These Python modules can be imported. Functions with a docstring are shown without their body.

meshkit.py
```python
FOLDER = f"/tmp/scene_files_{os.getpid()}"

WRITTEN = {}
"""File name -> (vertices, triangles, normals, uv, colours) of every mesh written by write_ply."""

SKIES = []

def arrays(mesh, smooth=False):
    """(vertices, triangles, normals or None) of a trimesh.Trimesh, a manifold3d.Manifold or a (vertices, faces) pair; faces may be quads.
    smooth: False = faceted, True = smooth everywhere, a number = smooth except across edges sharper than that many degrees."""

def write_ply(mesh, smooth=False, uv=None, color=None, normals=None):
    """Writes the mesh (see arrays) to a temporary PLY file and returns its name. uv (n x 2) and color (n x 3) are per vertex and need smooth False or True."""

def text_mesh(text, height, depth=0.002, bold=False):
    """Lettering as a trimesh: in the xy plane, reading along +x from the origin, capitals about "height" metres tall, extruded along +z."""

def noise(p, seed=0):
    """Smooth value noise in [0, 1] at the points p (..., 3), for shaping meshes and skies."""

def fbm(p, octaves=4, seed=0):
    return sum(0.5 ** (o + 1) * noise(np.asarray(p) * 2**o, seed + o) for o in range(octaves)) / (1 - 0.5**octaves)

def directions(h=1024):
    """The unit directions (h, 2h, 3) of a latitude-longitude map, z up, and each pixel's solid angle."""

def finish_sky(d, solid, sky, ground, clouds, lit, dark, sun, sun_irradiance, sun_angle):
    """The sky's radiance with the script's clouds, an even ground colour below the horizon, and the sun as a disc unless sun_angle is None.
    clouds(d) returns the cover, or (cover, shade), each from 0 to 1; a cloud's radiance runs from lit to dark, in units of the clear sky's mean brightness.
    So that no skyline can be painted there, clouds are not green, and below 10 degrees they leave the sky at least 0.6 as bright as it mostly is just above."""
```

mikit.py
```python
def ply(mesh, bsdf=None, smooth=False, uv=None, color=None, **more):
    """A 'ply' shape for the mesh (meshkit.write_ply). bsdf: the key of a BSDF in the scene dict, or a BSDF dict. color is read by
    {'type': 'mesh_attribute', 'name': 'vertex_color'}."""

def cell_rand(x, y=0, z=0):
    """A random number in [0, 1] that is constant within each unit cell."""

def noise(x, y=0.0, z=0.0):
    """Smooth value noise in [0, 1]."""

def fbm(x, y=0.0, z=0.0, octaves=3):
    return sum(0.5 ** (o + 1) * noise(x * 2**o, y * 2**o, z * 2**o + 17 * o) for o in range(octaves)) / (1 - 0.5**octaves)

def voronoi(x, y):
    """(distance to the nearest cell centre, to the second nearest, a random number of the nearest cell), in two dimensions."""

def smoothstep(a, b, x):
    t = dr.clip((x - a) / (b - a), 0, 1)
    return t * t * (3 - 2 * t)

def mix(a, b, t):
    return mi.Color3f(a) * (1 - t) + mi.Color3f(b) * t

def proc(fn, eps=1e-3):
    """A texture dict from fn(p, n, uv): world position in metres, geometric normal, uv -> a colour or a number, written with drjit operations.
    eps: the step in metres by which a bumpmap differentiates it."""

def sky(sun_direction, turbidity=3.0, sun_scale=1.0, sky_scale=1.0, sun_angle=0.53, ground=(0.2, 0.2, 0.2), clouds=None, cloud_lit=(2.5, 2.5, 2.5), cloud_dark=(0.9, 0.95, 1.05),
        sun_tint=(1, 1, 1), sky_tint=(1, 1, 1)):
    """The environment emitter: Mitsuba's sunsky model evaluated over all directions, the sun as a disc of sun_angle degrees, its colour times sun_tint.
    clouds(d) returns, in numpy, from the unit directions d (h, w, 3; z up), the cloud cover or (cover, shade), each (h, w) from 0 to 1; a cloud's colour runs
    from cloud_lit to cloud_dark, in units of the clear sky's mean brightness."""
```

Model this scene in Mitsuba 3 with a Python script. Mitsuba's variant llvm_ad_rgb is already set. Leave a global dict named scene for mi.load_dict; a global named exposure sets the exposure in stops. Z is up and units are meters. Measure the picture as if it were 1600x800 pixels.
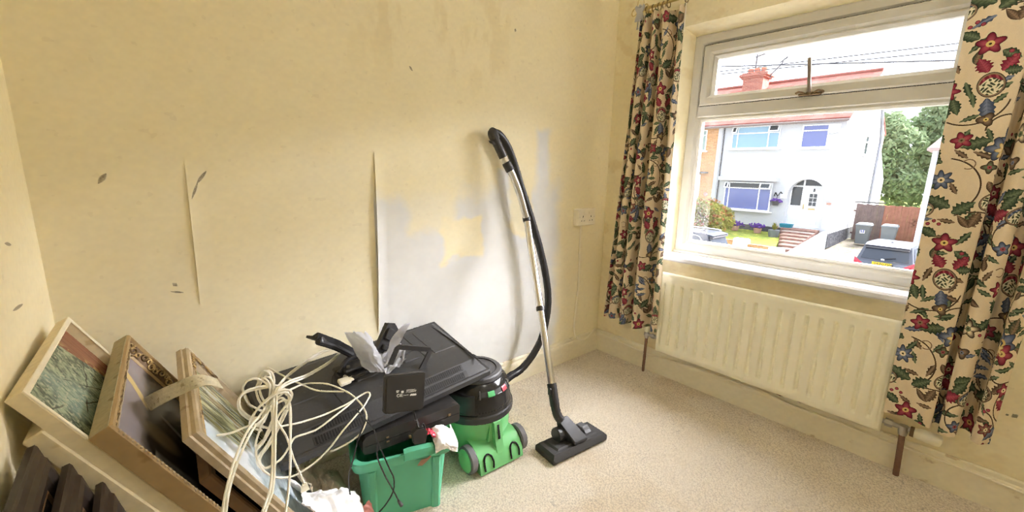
import math, random
import numpy as np, trimesh, drjit as dr, mitsuba as mi, mikit, meshkit
from manifold3d import Manifold, CrossSection
from shapely.geometry import Polygon
from mikit import proc, noise, fbm, voronoi, cell_rand, smoothstep, mix

T = mi.ScalarTransform4f
scene, labels = {'type': 'scene'}, {}
rng = np.random.default_rng(7)

# ------------------------------------------------------------------ camera, sky, fill lamp, exposure
CAM = np.array([-2.2861, -1.6647, 1.2])
FWD = np.array([0.65063, 0.73297, -0.19860])
UP = np.array([0.11332, 0.16489, 0.97978])
scene['camera'] = {'type': 'perspective', 'fov': 101.31, 'fov_axis': 'x', 'near_clip': 0.02, 'far_clip': 500.0,
                   'to_world': T().look_at(origin=CAM.tolist(), target=(CAM + FWD).tolist(), up=UP.tolist())}


def cloud_cover(d):
    q = d * np.array([2.2, 2.2, 3.5])
    return 0.86 + 0.14 * meshkit.fbm(q + 3.1, 4), 0.35 * meshkit.fbm(q * 1.7 + 9.0, 3)


scene['sky'] = mikit.sky([0.64, -0.40, 0.66], turbidity=6.0, sun_scale=2.0, sun_angle=60.0, sun_tint=(0.79, 0.97, 1.40), sky_scale=1.0, ground=(0.25, 0.25, 0.25),
                         clouds=cloud_cover, cloud_lit=(1.10, 1.18, 1.32), cloud_dark=(0.80, 0.87, 0.98))
FILL_LAMP = (0.50, 0.47, 0.42)          # radiance of the unseen globe added to brighten the room
exposure = 4.2

# ------------------------------------------------------------------ materials


def lin(r, g, b):
    f = lambda c: c / 12.92 if c <= 0.04045 else ((c + 0.055) / 1.055) ** 2.4
    return [f(r / 255), f(g / 255), f(b / 255)]


def rgb(c):
    return {'type': 'rgb', 'value': list(map(float, c))}


def mat(name, color, rough=0.6, metal=0.0, spec=0.5, bump=None, **more):
    c = color if isinstance(color, dict) else rgb(color)
    b = {'type': 'principled', 'base_color': c, 'roughness': rough, 'metallic': metal, 'specular': spec, **more}
    if bump is not None:
        b = {'type': 'bumpmap', 'scale': 1.0, 'arbitrary': bump, 'bsdf': b}
    scene[name] = {'type': 'twosided', 'bsdf': b}
    return name


def speck(base, amount=0.12, scale=60.0, dark=(0.25, 0.2, 0.15), thr=0.7):
    """colour with grain and a few dirty spots"""
    def fn(p, n, uv):
        g = fbm(p.x * scale, p.y * scale, p.z * scale, 3)
        c = mi.Color3f(base) * (1 - amount + 2 * amount * g)
        s = smoothstep(thr, thr + 0.12, fbm(p.x * scale * 0.35 + 7, p.y * scale * 0.35, p.z * scale * 0.35 + 3, 4))
        return mix(c, c * mi.Color3f(dark), s * 0.8)
    return proc(fn)


mat('m_white_paint', speck([0.74, 0.70, 0.60], 0.05, 40, (0.55, 0.5, 0.4), 0.68), 0.45)
mat('m_skirting', speck([0.77, 0.71, 0.545], 0.06, 60, (0.6, 0.52, 0.4), 0.70), 0.45)
mat('m_upvc', [0.57, 0.55, 0.49], 0.3)
mat('m_gasket', [0.05, 0.05, 0.05], 0.7)
mat('m_sill', [0.70, 0.70, 0.71], 0.3)
mat('m_radiator', [0.83, 0.79, 0.62], 0.35)
mat('m_rust', [0.16, 0.085, 0.05], 0.8)
mat('m_copper', speck([0.20, 0.11, 0.075], 0.2, 90), 0.5, 0.3)
mat('m_stay', [0.24, 0.20, 0.17], 0.5, 0.5)
mat('m_steel', [0.50, 0.48, 0.45], 0.35, 0.9)
mat('m_cream_plastic', [0.86, 0.82, 0.68], 0.35)
mat('m_ivory', [0.80, 0.74, 0.60], 0.45)
mat('m_brass', [0.62, 0.50, 0.24], 0.3, 0.9)
mat('m_bronze', [0.20, 0.14, 0.08], 0.45, 0.8)
mat('m_grey_felt', [0.42, 0.43, 0.46], 0.8)
mat('m_black', [0.022, 0.022, 0.024], 0.38)
mat('m_black_matt', [0.030, 0.029, 0.029], 0.6)
mat('m_black_gloss', [0.015, 0.015, 0.016], 0.14)
mat('m_dark_grey', [0.075, 0.075, 0.08], 0.5)
mat('m_slot', [0.006, 0.006, 0.006], 0.8)
mat('m_tv', speck([0.040, 0.041, 0.044], 0.12, 200, (1.5, 1.5, 1.5), 0.7), 0.42)
mat('m_case', speck([0.028, 0.026, 0.025], 0.15, 50, (3.0, 2.6, 2.2), 0.70), 0.42)
mat('m_chrome', [0.72, 0.70, 0.66], 0.16, 1.0)
mat('m_green', [0.15, 0.44, 0.17], 0.28)
mat('m_teal', speck([0.11, 0.46, 0.28], 0.04, 25, (0.8, 0.8, 0.8), 0.72), 0.36)
mat('m_grey_rubber', [0.13, 0.125, 0.13], 0.6)
mat('m_red', [0.55, 0.02, 0.05], 0.3)
mat('m_switch_red', [0.50, 0.05, 0.07], 0.3)
mat('m_switch_green', [0.10, 0.42, 0.17], 0.3)
mat('m_cable', [0.82, 0.79, 0.68], 0.4)
mat('m_paper', [0.86, 0.86, 0.88], 0.6)
mat('m_label', [0.75, 0.75, 0.75], 0.5)
mat('m_tape_brown', [0.32, 0.19, 0.11], 0.5)
mat('m_cloth_beige', speck([0.58, 0.51, 0.40], 0.12, 160), 0.9)
mat('m_burlap', speck([0.62, 0.58, 0.44], 0.18, 220, (0.6, 0.55, 0.4), 0.62), 0.9)
mat('m_pink', [0.60, 0.25, 0.22], 0.5)
scene['m_film'] = {'type': 'principledthin', 'base_color': rgb([0.85, 0.86, 0.9]), 'roughness': 0.25, 'spec_trans': 0.55, 'diff_trans': 0.5, 'eta': 1.3}
scene['m_glass'] = {'type': 'thindielectric', 'int_ior': 1.5}


def bump_plaster(p, n, uv):
    return 0.0016 * fbm(p.x * 9, p.y * 9, p.z * 9, 3) + 0.0006 * fbm(p.x * 55, p.y * 55, p.z * 55, 2)


def box_mask(x, z, x0, x1, z0, z1, e):
    return smoothstep(x0 - e, x0 + e, x) * (1 - smoothstep(x1 - e, x1 + e, x)) * smoothstep(z0 - e, z0 + e, z) * (1 - smoothstep(z1 - e, z1 + e, z))


def wall_base(p, warm=1.0):
    g = fbm(p.x * 2.3 + 1, p.y * 2.3, p.z * 2.3, 4)
    c = mix([0.80, 0.72, 0.495], [0.83, 0.765, 0.565], g)
    f = fbm(p.x * 70, p.y * 70, p.z * 70, 2)
    c = c * (0.965 + 0.07 * f)
    spots = smoothstep(0.76, 0.82, fbm(p.x * 38 + 5, p.y * 38, p.z * 38, 3))
    return mix(c, [0.42, 0.34, 0.22], spots * 0.12)


def mark(x, z, x0, z0, x1, z1, w):
    """a dash from one point to the other, tapering"""
    dx, dz = x1 - x0, z1 - z0
    L2 = dx * dx + dz * dz
    t = dr.clip(((x - x0) * dx + (z - z0) * dz) / L2, 0, 1)
    d = dr.sqrt(dr.square(x - x0 - t * dx) + dr.square(z - z0 - t * dz))
    return 1 - smoothstep(w * 0.5, w, d / (0.25 + 3 * t * (1 - t)))


def back_wall_color(p, n, uv):
    x, z = p.x, p.z
    c = wall_base(p)
    wob = 0.14 * (fbm(x * 6, 1.3, z * 6, 5) - 0.5)
    xx, zz = x + wob, z + wob * 1.4
    # stripped lining paper, with window daylight painted into the paler tone; ragged edges
    bare_daylit = box_mask(xx, zz, -1.64, -0.44, -0.2, 1.10, 0.05)
    bare_daylit = bare_daylit * smoothstep(-1.573, -1.568, x)
    bare_daylit = dr.maximum(bare_daylit, box_mask(xx, zz, -0.93, -0.84, 0.7, 1.20, 0.02))
    bare_daylit = dr.maximum(bare_daylit, box_mask(xx, zz, -0.66, -0.56, 0.7, 1.42, 0.03))
    bare_daylit = bare_daylit * (1 - box_mask(xx, zz, -1.24, -1.0, 0.775, 1.0, 0.014)) * (1 - box_mask(xx, zz, -0.83, -0.68, 0.86, 1.2, 0.014))
    bare_daylit = bare_daylit * (1 - 0.75 * box_mask(xx, zz, -1.42, -1.15, 0.93, 1.2, 0.03))
    c = mix(c, mi.Color3f(0.69, 0.69, 0.675) * (0.95 + 0.1 * fbm(x * 22, 0.4, z * 22, 3)), bare_daylit)
    # brown run marks high up
    run = smoothstep(0.50, 0.68, fbm(x * 16, 0.0, z * 5, 4)) * box_mask(x + wob, z + wob, -1.62, -0.85, 1.60, 2.2, 0.12)
    c = mix(c, c * mi.Color3f(0.86, 0.82, 0.74), run * 0.5)
    s = mark(x, z, -2.368, 1.138, -2.350, 1.164, 0.008)
    s = dr.maximum(s, mark(x, z, -2.163, 1.090, -2.143, 1.140, 0.0045))
    s = dr.maximum(s, mark(x, z, -2.145, 1.138, -2.118, 1.175, 0.006))
    s = dr.maximum(s, mark(x, z, -2.236, 0.818, -2.230, 0.824, 0.010))
    s = dr.maximum(s, mark(x, z, -2.245, 0.80, -2.215, 0.792, 0.004))
    s = dr.maximum(s, mark(x, z, -0.828, 1.872, -0.818, 1.868, 0.010))
    s = dr.maximum(s, mark(x, z, -1.395, 1.61, -1.383, 1.595, 0.006))
    s = s * (0.45 + 0.55 * fbm(x * 160, 2.0, z * 160, 2))
    c = mix(c, [0.16, 0.13, 0.09], s)
    return c


def side_wall_color(p, n, uv):
    c = wall_base(p)
    y, z = p.y, p.z
    s = mark(y, z, -0.35, 1.03, -0.30, 1.02, 0.005)
    s = dr.maximum(s, mark(y, z, -0.40, 0.90, -0.31, 0.89, 0.005))
    return mix(c, [0.25, 0.2, 0.13], s * 0.8)


def window_wall_color(p, n, uv):
    c = wall_base(p)
    y, z = p.y, p.z
    g = smoothstep(0.55, 0.75, fbm(p.x * 12, y * 12, z * 12, 4))
    low = 1 - smoothstep(0.66, 0.70, z + 0.04 * (noise(y * 9, z * 9) - 0.5))  # tanner tone below the level of the window board
    c = mix(c, c * mi.Color3f(0.84, 0.77, 0.64), dr.maximum(g * 0.5, low * 0.35 * (0.5 + g)))
    s = dr.maximum(mark(y, z, -1.843, 0.38, -1.852, 0.372, 0.012), mark(y, z, -1.828, 0.375, -1.832, 0.37, 0.006))
    return mix(c, [0.06, 0.07, 0.05], s * 0.8)


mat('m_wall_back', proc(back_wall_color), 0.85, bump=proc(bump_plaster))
mat('m_wall_side', proc(side_wall_color), 0.85, bump=proc(bump_plaster))
mat('m_wall_window', proc(window_wall_color), 0.85, bump=proc(bump_plaster))
mat('m_ceiling', [0.88, 0.87, 0.83], 0.9)


def carpet_color(p, n, uv):
    d1, d2, r = voronoi(p.x * 165, p.y * 165)
    c = mix([0.56, 0.485, 0.38], [0.77, 0.695, 0.575], r * 0.75 + 0.25 * noise(p.x * 300, p.y * 300))
    c = c * (1.05 - 0.26 * smoothstep(0.35, 0.75, d1))
    st = fbm(p.x * 3.1, p.y * 3.1, 0, 4)
    c = mix(c, c * mi.Color3f(0.86, 0.80, 0.70), smoothstep(0.5, 0.7, st) * 0.6)
    crumb = smoothstep(0.86, 0.90, noise(p.x * 60, p.y * 60, 4.0)) * smoothstep(0.55, 0.6, noise(p.x * 7, p.y * 7, 2))
    c = mix(c, [0.75, 0.68, 0.56], crumb * 0.35)
    bit = smoothstep(0.90, 0.93, noise(p.x * 70, p.y * 70, 14.0)) * smoothstep(0.55, 0.6, noise(p.x * 6 + 4, p.y * 6, 2))
    return mix(c, [0.14, 0.11, 0.08], bit * 0.3)


def carpet_bump(p, n, uv):
    d1, d2, r = voronoi(p.x * 165, p.y * 165)
    return 0.0035 * (1 - smoothstep(0.0, 0.7, d1)) + 0.0015 * r


mat('m_carpet', proc(carpet_color), 0.95, bump=proc(carpet_bump, 5e-4), spec=0.1)

# ---- printed curtain cloth: a repeat of flowers, fruit, leaves and stems in the cloth's own coordinates (metres)
TU, TV_ = 0.40, 0.66
MAROON, MAR2 = [0.17, 0.018, 0.035], [0.36, 0.07, 0.10]
BLUE, BLU2 = [0.055, 0.075, 0.13], [0.19, 0.22, 0.31]
GREEN, GRN2 = [0.030, 0.050, 0.030], [0.15, 0.19, 0.11]
BROWN, BRN2 = [0.075, 0.048, 0.032], [0.25, 0.17, 0.11]
CREAM, GOLD = [0.78, 0.66, 0.46], [0.66, 0.50, 0.20]


def floral(p, n, uv):
    u, v = uv.x, uv.y
    weave = 0.94 + 0.06 * noise(u * 900, v * 900) + 0.04 * noise(u * 120, v * 60)
    col = mi.Color3f([0.70, 0.585, 0.42]) * weave

    def loc(cx, cy, a):
        dx, dy = u - cx, v - cy
        dx = dx - TU * dr.round(dx / TU)
        dy = dy - TV_ * dr.round(dy / TV_)
        ca, sa = math.cos(math.radians(a)), math.sin(math.radians(a))
        return dx * ca + dy * sa, dy * ca - dx * sa

    def over(col, c, m):
        return col * (1 - m) + c * m

    # small filler sprigs between the large motifs
    for size, off, keep in ((0.058, 0.013, 0.55), (0.071, 0.037, 0.5)):
        gu, gv = u / size + off * 40, v / size + off * 90
        iu, iv = dr.floor(gu), dr.floor(gv)
        r1, r2, r3 = cell_rand(iu, iv, 11), cell_rand(iu, iv, 12), cell_rand(iu, iv, 13)
        x, y = (gu - iu - 0.5) * size, (gv - iv - 0.5) * size
        a = r2 * 6.283
        x, y = x * dr.cos(a) + y * dr.sin(a), y * dr.cos(a) - x * dr.sin(a)
        t = x / (size * 0.9) + 0.5
        h = size * 0.62 * t * (1 - t) * (1.2 - 0.6 * t) * (1 + 0.2 * dr.sin(t * 30))
        m = smoothstep(0, 0.0012, h - dr.abs(y)) * smoothstep(0, 0.03, t) * smoothstep(0, 0.03, 1 - t)
        c = mix(dr.select(r3 < 0.55, mi.Color3f(GRN2), dr.select(r3 < 0.8, mi.Color3f(BRN2), mi.Color3f(BLU2))), dr.select(r3 < 0.55, mi.Color3f(GREEN), dr.select(r3 < 0.8, mi.Color3f(BROWN), mi.Color3f(BLUE))), smoothstep(0.0005, 0.006, dr.abs(y)))
        col = over(col, c, m * dr.select(r1 < keep, 1.0, 0.0))

    def arc(col, cx, cy, r, a0, a1, w=0.0028, c=BROWN):
        x, y = loc(cx, cy, (a0 + a1) / 2)
        th = dr.abs(dr.atan2(y, x))
        d = dr.abs(dr.sqrt(x * x + y * y) - r)
        m = (1 - smoothstep(w * 0.6, w, d)) * (1 - smoothstep(0, 0.06, th - math.radians(abs(a1 - a0) / 2)))
        return over(col, mi.Color3f(c), m)

    def leaf(col, cx, cy, L, W, a, c1=GREEN, c2=GRN2, ser=0.0):
        x, y = loc(cx, cy, a)
        t = x / L
        h = W * 3.2 * t * (1 - t) * (1.25 - 0.6 * t) * (1 + ser * dr.sin(t * 34))
        ay = dr.abs(y)
        m = smoothstep(0, 0.0012, h - ay) * smoothstep(0, 0.02, t) * smoothstep(0, 0.02, 1 - t)
        k = smoothstep(0.1, 0.9, ay / dr.maximum(h, 1e-4))
        c = mix(c2, c1, dr.select(y > 0, k, 0.35 + 0.65 * k))
        c = mix(c, c1, 0.5 * smoothstep(0.3, 0.9, dr.sin(t * 46 - ay * 420)))
        c = mix(c, c2, 1 - smoothstep(0.0004, 0.0014, ay))
        return over(col, c, m)

    def flower(col, cx, cy, R, a, k, c1, c2, cc, wav=0.2):
        x, y = loc(cx, cy, a)
        r, th = dr.sqrt(x * x + y * y), dr.atan2(y, x)
        e = R * (1 - wav + wav * dr.cos(k * th))
        q = r / e
        m = 1 - smoothstep(0.97, 1.03, q)
        c = mix(c2, c1, smoothstep(0.35, 0.95, q))
        c = mix(c, c1, 0.7 * smoothstep(0.75, 0.95, dr.cos(k * th + 3.14159)))
        c = mix(c, [0.03, 0.02, 0.02], smoothstep(0.86, 0.97, q) * 0.7)
        c = mix(c, cc, 1 - smoothstep(0.24, 0.30, r / R))
        c = mix(c, [0.05, 0.04, 0.02], 1 - smoothstep(0.08, 0.11, r / R))
        return over(col, c, m)

    def fruit(col, cx, cy, A, B, a, cap=MAROON, cap2=MAR2):
        x, y = loc(cx, cy, a)
        q = dr.sqrt(dr.square(x / A) + dr.square(y / B))
        m = 1 - smoothstep(0.97, 1.03, q)
        net = dr.sin(x * 330 + 1.5 * dr.sin(y * 200)) * dr.sin(y * 360 + 1.2 * dr.sin(x * 260))
        c = mix([0.72, 0.66, 0.50], GRN2, smoothstep(0.0, 0.25, net))
        c = mix(c, [0.05, 0.05, 0.04], smoothstep(0.45, 0.7, net))
        c = mix(c, cap, smoothstep(0.30, 0.36, x / A - 0.25 * dr.cos(y / B * 3)))
        c = mix(c, cap2, smoothstep(0.30, 0.36, x / A - 0.25 * dr.cos(y / B * 3)) * smoothstep(0.1, 0.8, dr.sin(y * 420 + x * 90)))
        c = mix(c, BRN2, smoothstep(0.80, 0.84, q))
        c = mix(c, [0.035, 0.03, 0.03], smoothstep(0.92, 0.96, q))
        return over(col, c, m)

    for a in [(0.10, 0.10, 0.10, 20, 110), (0.30, 0.16, 0.09, 190, 300), (0.22, 0.33, 0.11, 60, 170), (0.06, 0.45, 0.08, -80, 40), (0.33, 0.52, 0.10, 100, 210),
              (0.14, 0.60, 0.07, 200, 330), (0.36, 0.36, 0.06, -60, 60), (0.20, 0.05, 0.05, 0, 150)]:
        col = arc(col, *a)
    for a in [(0.155, 0.075, 0.020), (0.27, 0.60, 0.016), (0.045, 0.27, 0.018), (0.375, 0.245, 0.015)]:   # small curls
        col = arc(col, a[0], a[1], a[2], 30, 300, 0.0022, BRN2)
    # leaves
    for a in [(0.125, 0.215, 0.070, 0.020, 55, GREEN, GRN2, 0.0), (0.120, 0.205, 0.065, 0.018, -75, GREEN, GRN2, 0.0), (0.125, 0.21, 0.075, 0.016, -10, GREEN, GRN2, 0.0),
              (0.29, 0.45, 0.085, 0.028, 25, GREEN, GRN2, 0.22), (0.285, 0.43, 0.07, 0.026, 140, GREEN, GRN2, 0.22), (0.06, 0.545, 0.075, 0.027, 60, GREEN, GRN2, 0.2),
              (0.02, 0.49, 0.06, 0.024, 150, GREEN, GRN2, 0.15), (0.36, 0.08, 0.065, 0.022, -50, GREEN, GRN2, 0.2), (0.35, 0.095, 0.06, 0.020, 70, GREEN, GRN2, 0.2),
              (0.215, 0.545, 0.055, 0.016, -120, BROWN, BRN2, 0.0), (0.20, 0.38, 0.055, 0.014, 170, BROWN, BRN2, 0.0), (0.235, 0.385, 0.055, 0.015, 50, BROWN, BRN2, 0.0),
              (0.05, 0.135, 0.05, 0.016, 200, BROWN, BRN2, 0.0), (0.045, 0.125, 0.045, 0.014, -60, BROWN, BRN2, 0.0), (0.31, 0.265, 0.05, 0.016, 100, GREEN, BRN2, 0.0),
              (0.335, 0.605, 0.06, 0.02, 20, GREEN, GRN2, 0.2), (0.23, 0.02, 0.075, 0.026, -20, GREEN, GRN2, 0.2), (0.13, 0.655, 0.07, 0.026, 160, GREEN, GRN2, 0.2), (0.155, 0.045, 0.065, 0.024, 100, GREEN, BRN2, 0.15), (0.385, 0.50, 0.065, 0.024, -60, GREEN, GRN2, 0.2), (0.31, 0.345, 0.06, 0.022, 30, GREEN, GRN2, 0.1), (0.255, 0.30, 0.055, 0.02, 210, GREEN, GRN2, 0.1), (0.215, 0.44, 0.06, 0.022, -70, BROWN, BRN2, 0.2), (0.16, 0.49, 0.06, 0.022, 130, BROWN, BRN2, 0.2), (0.075, 0.02, 0.055, 0.018, -80, BROWN, BRN2, 0.0), (0.345, 0.16, 0.06, 0.020, -110, GREEN, GRN2, 0.15), (0.02, 0.24, 0.05, 0.018, 80, BROWN, BRN2, 0.0), (0.08, 0.635, 0.05, 0.018, 30, BROWN, BRN2, 0.0), (0.175, 0.16, 0.04, 0.012, 110, BROWN, BRN2, 0.0), (0.02, 0.36, 0.05, 0.015, 20, GREEN, GRN2, 0.0)]:
        col = leaf(col, *a)
    # blue plumes and maroon caps round the fruit
    for a in [(0.085, 0.345, 0.085, 0.026, -75, BLUE, BLU2, 0.12), (0.095, 0.365, 0.075, 0.022, -45, BLUE, BLU2, 0.12), (0.045, 0.42, 0.06, 0.028, 150, MAROON, MAR2, 0.18), (0.085, 0.43, 0.065, 0.026, 35, MAROON, MAR2, 0.18),
              (0.265, 0.155, 0.085, 0.024, -100, BLUE, BLU2, 0.12), (0.245, 0.235, 0.06, 0.024, 120, MAROON, MAR2, 0.18), (0.275, 0.235, 0.055, 0.024, 60, MAROON, MAR2, 0.18), (0.24, 0.235, 0.045, 0.02, 175, GREEN, GRN2, 0.2)]:
        col = leaf(col, *a)
    col = fruit(col, 0.068, 0.385, 0.034, 0.042, 100)
    col = fruit(col, 0.262, 0.195, 0.040, 0.032, 80)
    col = fruit(col, 0.190, 0.475, 0.036, 0.030, 150, BROWN, BRN2)
    col = fruit(col, 0.365, 0.435, 0.028, 0.036, 60, BLUE, BLU2)
    # flowers
    for a in [(0.175, 0.010, 0.052, 10, 6, BLUE, BLU2, GOLD), (0.205, 0.650, 0.040, 0, 5, BLUE, BLU2, BLU2), (0.165, 0.635, 0.040, 40, 5, MAROON, MAR2, GOLD), (0.190, 0.645, 0.030, 0, 7, GOLD, CREAM, GOLD),
              (0.285, 0.325, 0.036, 15, 5, MAROON, MAR2, GOLD), (0.360, 0.185, 0.032, 0, 6, MAROON, MAR2, CREAM), (0.020, 0.035, 0.034, 20, 5, BROWN, CREAM, GRN2),
              (0.33, 0.545, 0.036, 30, 7, BLUE, BLU2, CREAM), (0.120, 0.505, 0.030, 0, 5, MAROON, MAR2, CREAM), (0.255, 0.085, 0.024, 0, 3, BROWN, BRN2, GOLD), (0.02, 0.605, 0.024, 20, 3, BROWN, BRN2, BLU2),
              (0.14, 0.285, 0.020, 0, 4, MAROON, MAR2, MAROON), (0.385, 0.325, 0.026, 0, 5, BLUE, BLU2, MAR2), (0.055, 0.185, 0.026, 10, 5, BROWN, BRN2, CREAM), (0.30, 0.02, 0.030, 0, 5, MAROON, MAR2, BRN2), (0.22, 0.59, 0.022, 0, 4, BROWN, GRN2, MAR2), (0.145, 0.355, 0.028, 20, 6, MAROON, BRN2, CREAM)]:
        col = flower(col, *a)
    for bx, by in [(0.31, 0.39), (0.325, 0.40), (0.34, 0.388), (0.105, 0.60), (0.10, 0.04), (0.225, 0.28), (0.235, 0.295), (0.385, 0.02), (0.155, 0.43), (0.165, 0.42)]:
        x, y = loc(bx, by, 0)
        r = dr.sqrt(x * x + y * y)
        col = over(col, mix(MAR2, MAROON, smoothstep(0.002, 0.006, r)), 1 - smoothstep(0.0055, 0.0065, r))
    return col * (0.9 + 0.1 * weave)


mat('m_floral', proc(floral), 0.85, spec=0.15, sheen=0.2)
mat('m_lining', [0.80, 0.78, 0.76], 0.85, spec=0.1)


def gold_color(p, n, uv):
    g = fbm(p.x * 60, p.y * 60, p.z * 60, 3)
    return mix([0.16, 0.10, 0.045], [0.52, 0.37, 0.17], smoothstep(0.3, 0.62, g))


mat('m_gilt', proc(gold_color), 0.38, 0.55)
mat('m_gilt_dark', speck([0.16, 0.10, 0.05], 0.2, 90), 0.5, 0.3)
mat('m_gilt_edge', speck([0.38, 0.26, 0.12], 0.08, 60, (0.7, 0.6, 0.45), 0.66), 0.45, 0.15)
mat('m_gilt_pale', speck([0.47, 0.38, 0.25], 0.10, 70, (0.6, 0.5, 0.4), 0.64), 0.42, 0.2)
mat('m_linen_side', speck([0.36, 0.31, 0.19], 0.16, 130, (0.6, 0.55, 0.4), 0.62), 0.8)
mat('m_cream_frame', speck([0.66, 0.57, 0.37], 0.10, 70, (0.75, 0.68, 0.52), 0.68), 0.6)
mat('m_cream_lip', speck([0.80, 0.74, 0.58], 0.05, 60, (0.7, 0.6, 0.45), 0.66), 0.5)
mat('m_dark_wood', speck([0.030, 0.021, 0.017], 0.25, 40, (2.2, 1.9, 1.6), 0.62), 0.4)
mat('m_brown_wood', speck([0.20, 0.12, 0.06], 0.2, 40), 0.5)

# ------------------------------------------------------------------ mesh and naming helpers


def obj(key, mesh, m, smooth=False, **kw):
    k, i = key, 0
    while k in scene:
        i += 1
        k = f'{key}_{i:03d}'
    scene[k] = mikit.ply(mesh, m, smooth, **kw)
    return k


def thing(name):
    k, i = name, 0
    while k in labels or k in scene:
        i += 1
        k = f'{name}_{i:03d}'
    labels[k] = {}
    return k


def tag(k, label, cat, group=None, kind=None):
    labels[k] = {'label': label, 'category': cat}
    if group:
        labels[k]['group'] = group
    if kind:
        labels[k]['kind'] = kind
    return k


def struct(k, mesh, m, smooth=False, label=None):
    k = obj(k, mesh, m, smooth)
    labels[k] = {'kind': 'structure'}
    if label:
        labels[k]['label'] = label
    return k


def hull(pts):
    return trimesh.convex.convex_hull(np.asarray(pts, float))


def cbox(lo, hi, c=0.0):
    lo, hi = np.minimum(lo, hi).astype(float), np.maximum(lo, hi).astype(float)
    if c <= 0:
        return trimesh.creation.box(bounds=[lo, hi])
    c = min(c, 0.45 * (hi - lo).min())
    P = []
    for sx in (0, 1):
        for sy in (0, 1):
            for sz in (0, 1):
                q = np.where([sx, sy, sz], hi, lo)
                s = np.where([sx, sy, sz], -1.0, 1.0) * c
                for k in range(3):
                    e = s.copy(); e[k] = 0
                    P.append(q + e)
    return hull(P)


def cat(ms):
    return trimesh.util.concatenate([m for m in ms if m is not None])


def mv(mesh, M):
    m = mesh.copy()
    m.apply_transform(M)
    return m


def rot(ax, deg, at=(0, 0, 0)):
    return trimesh.transformations.rotation_matrix(math.radians(deg), ax, at)


def basis(o, x, y, z):
    M = np.eye(4)
    M[:3, 0], M[:3, 1], M[:3, 2], M[:3, 3] = x, y, z, o
    return M


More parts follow.
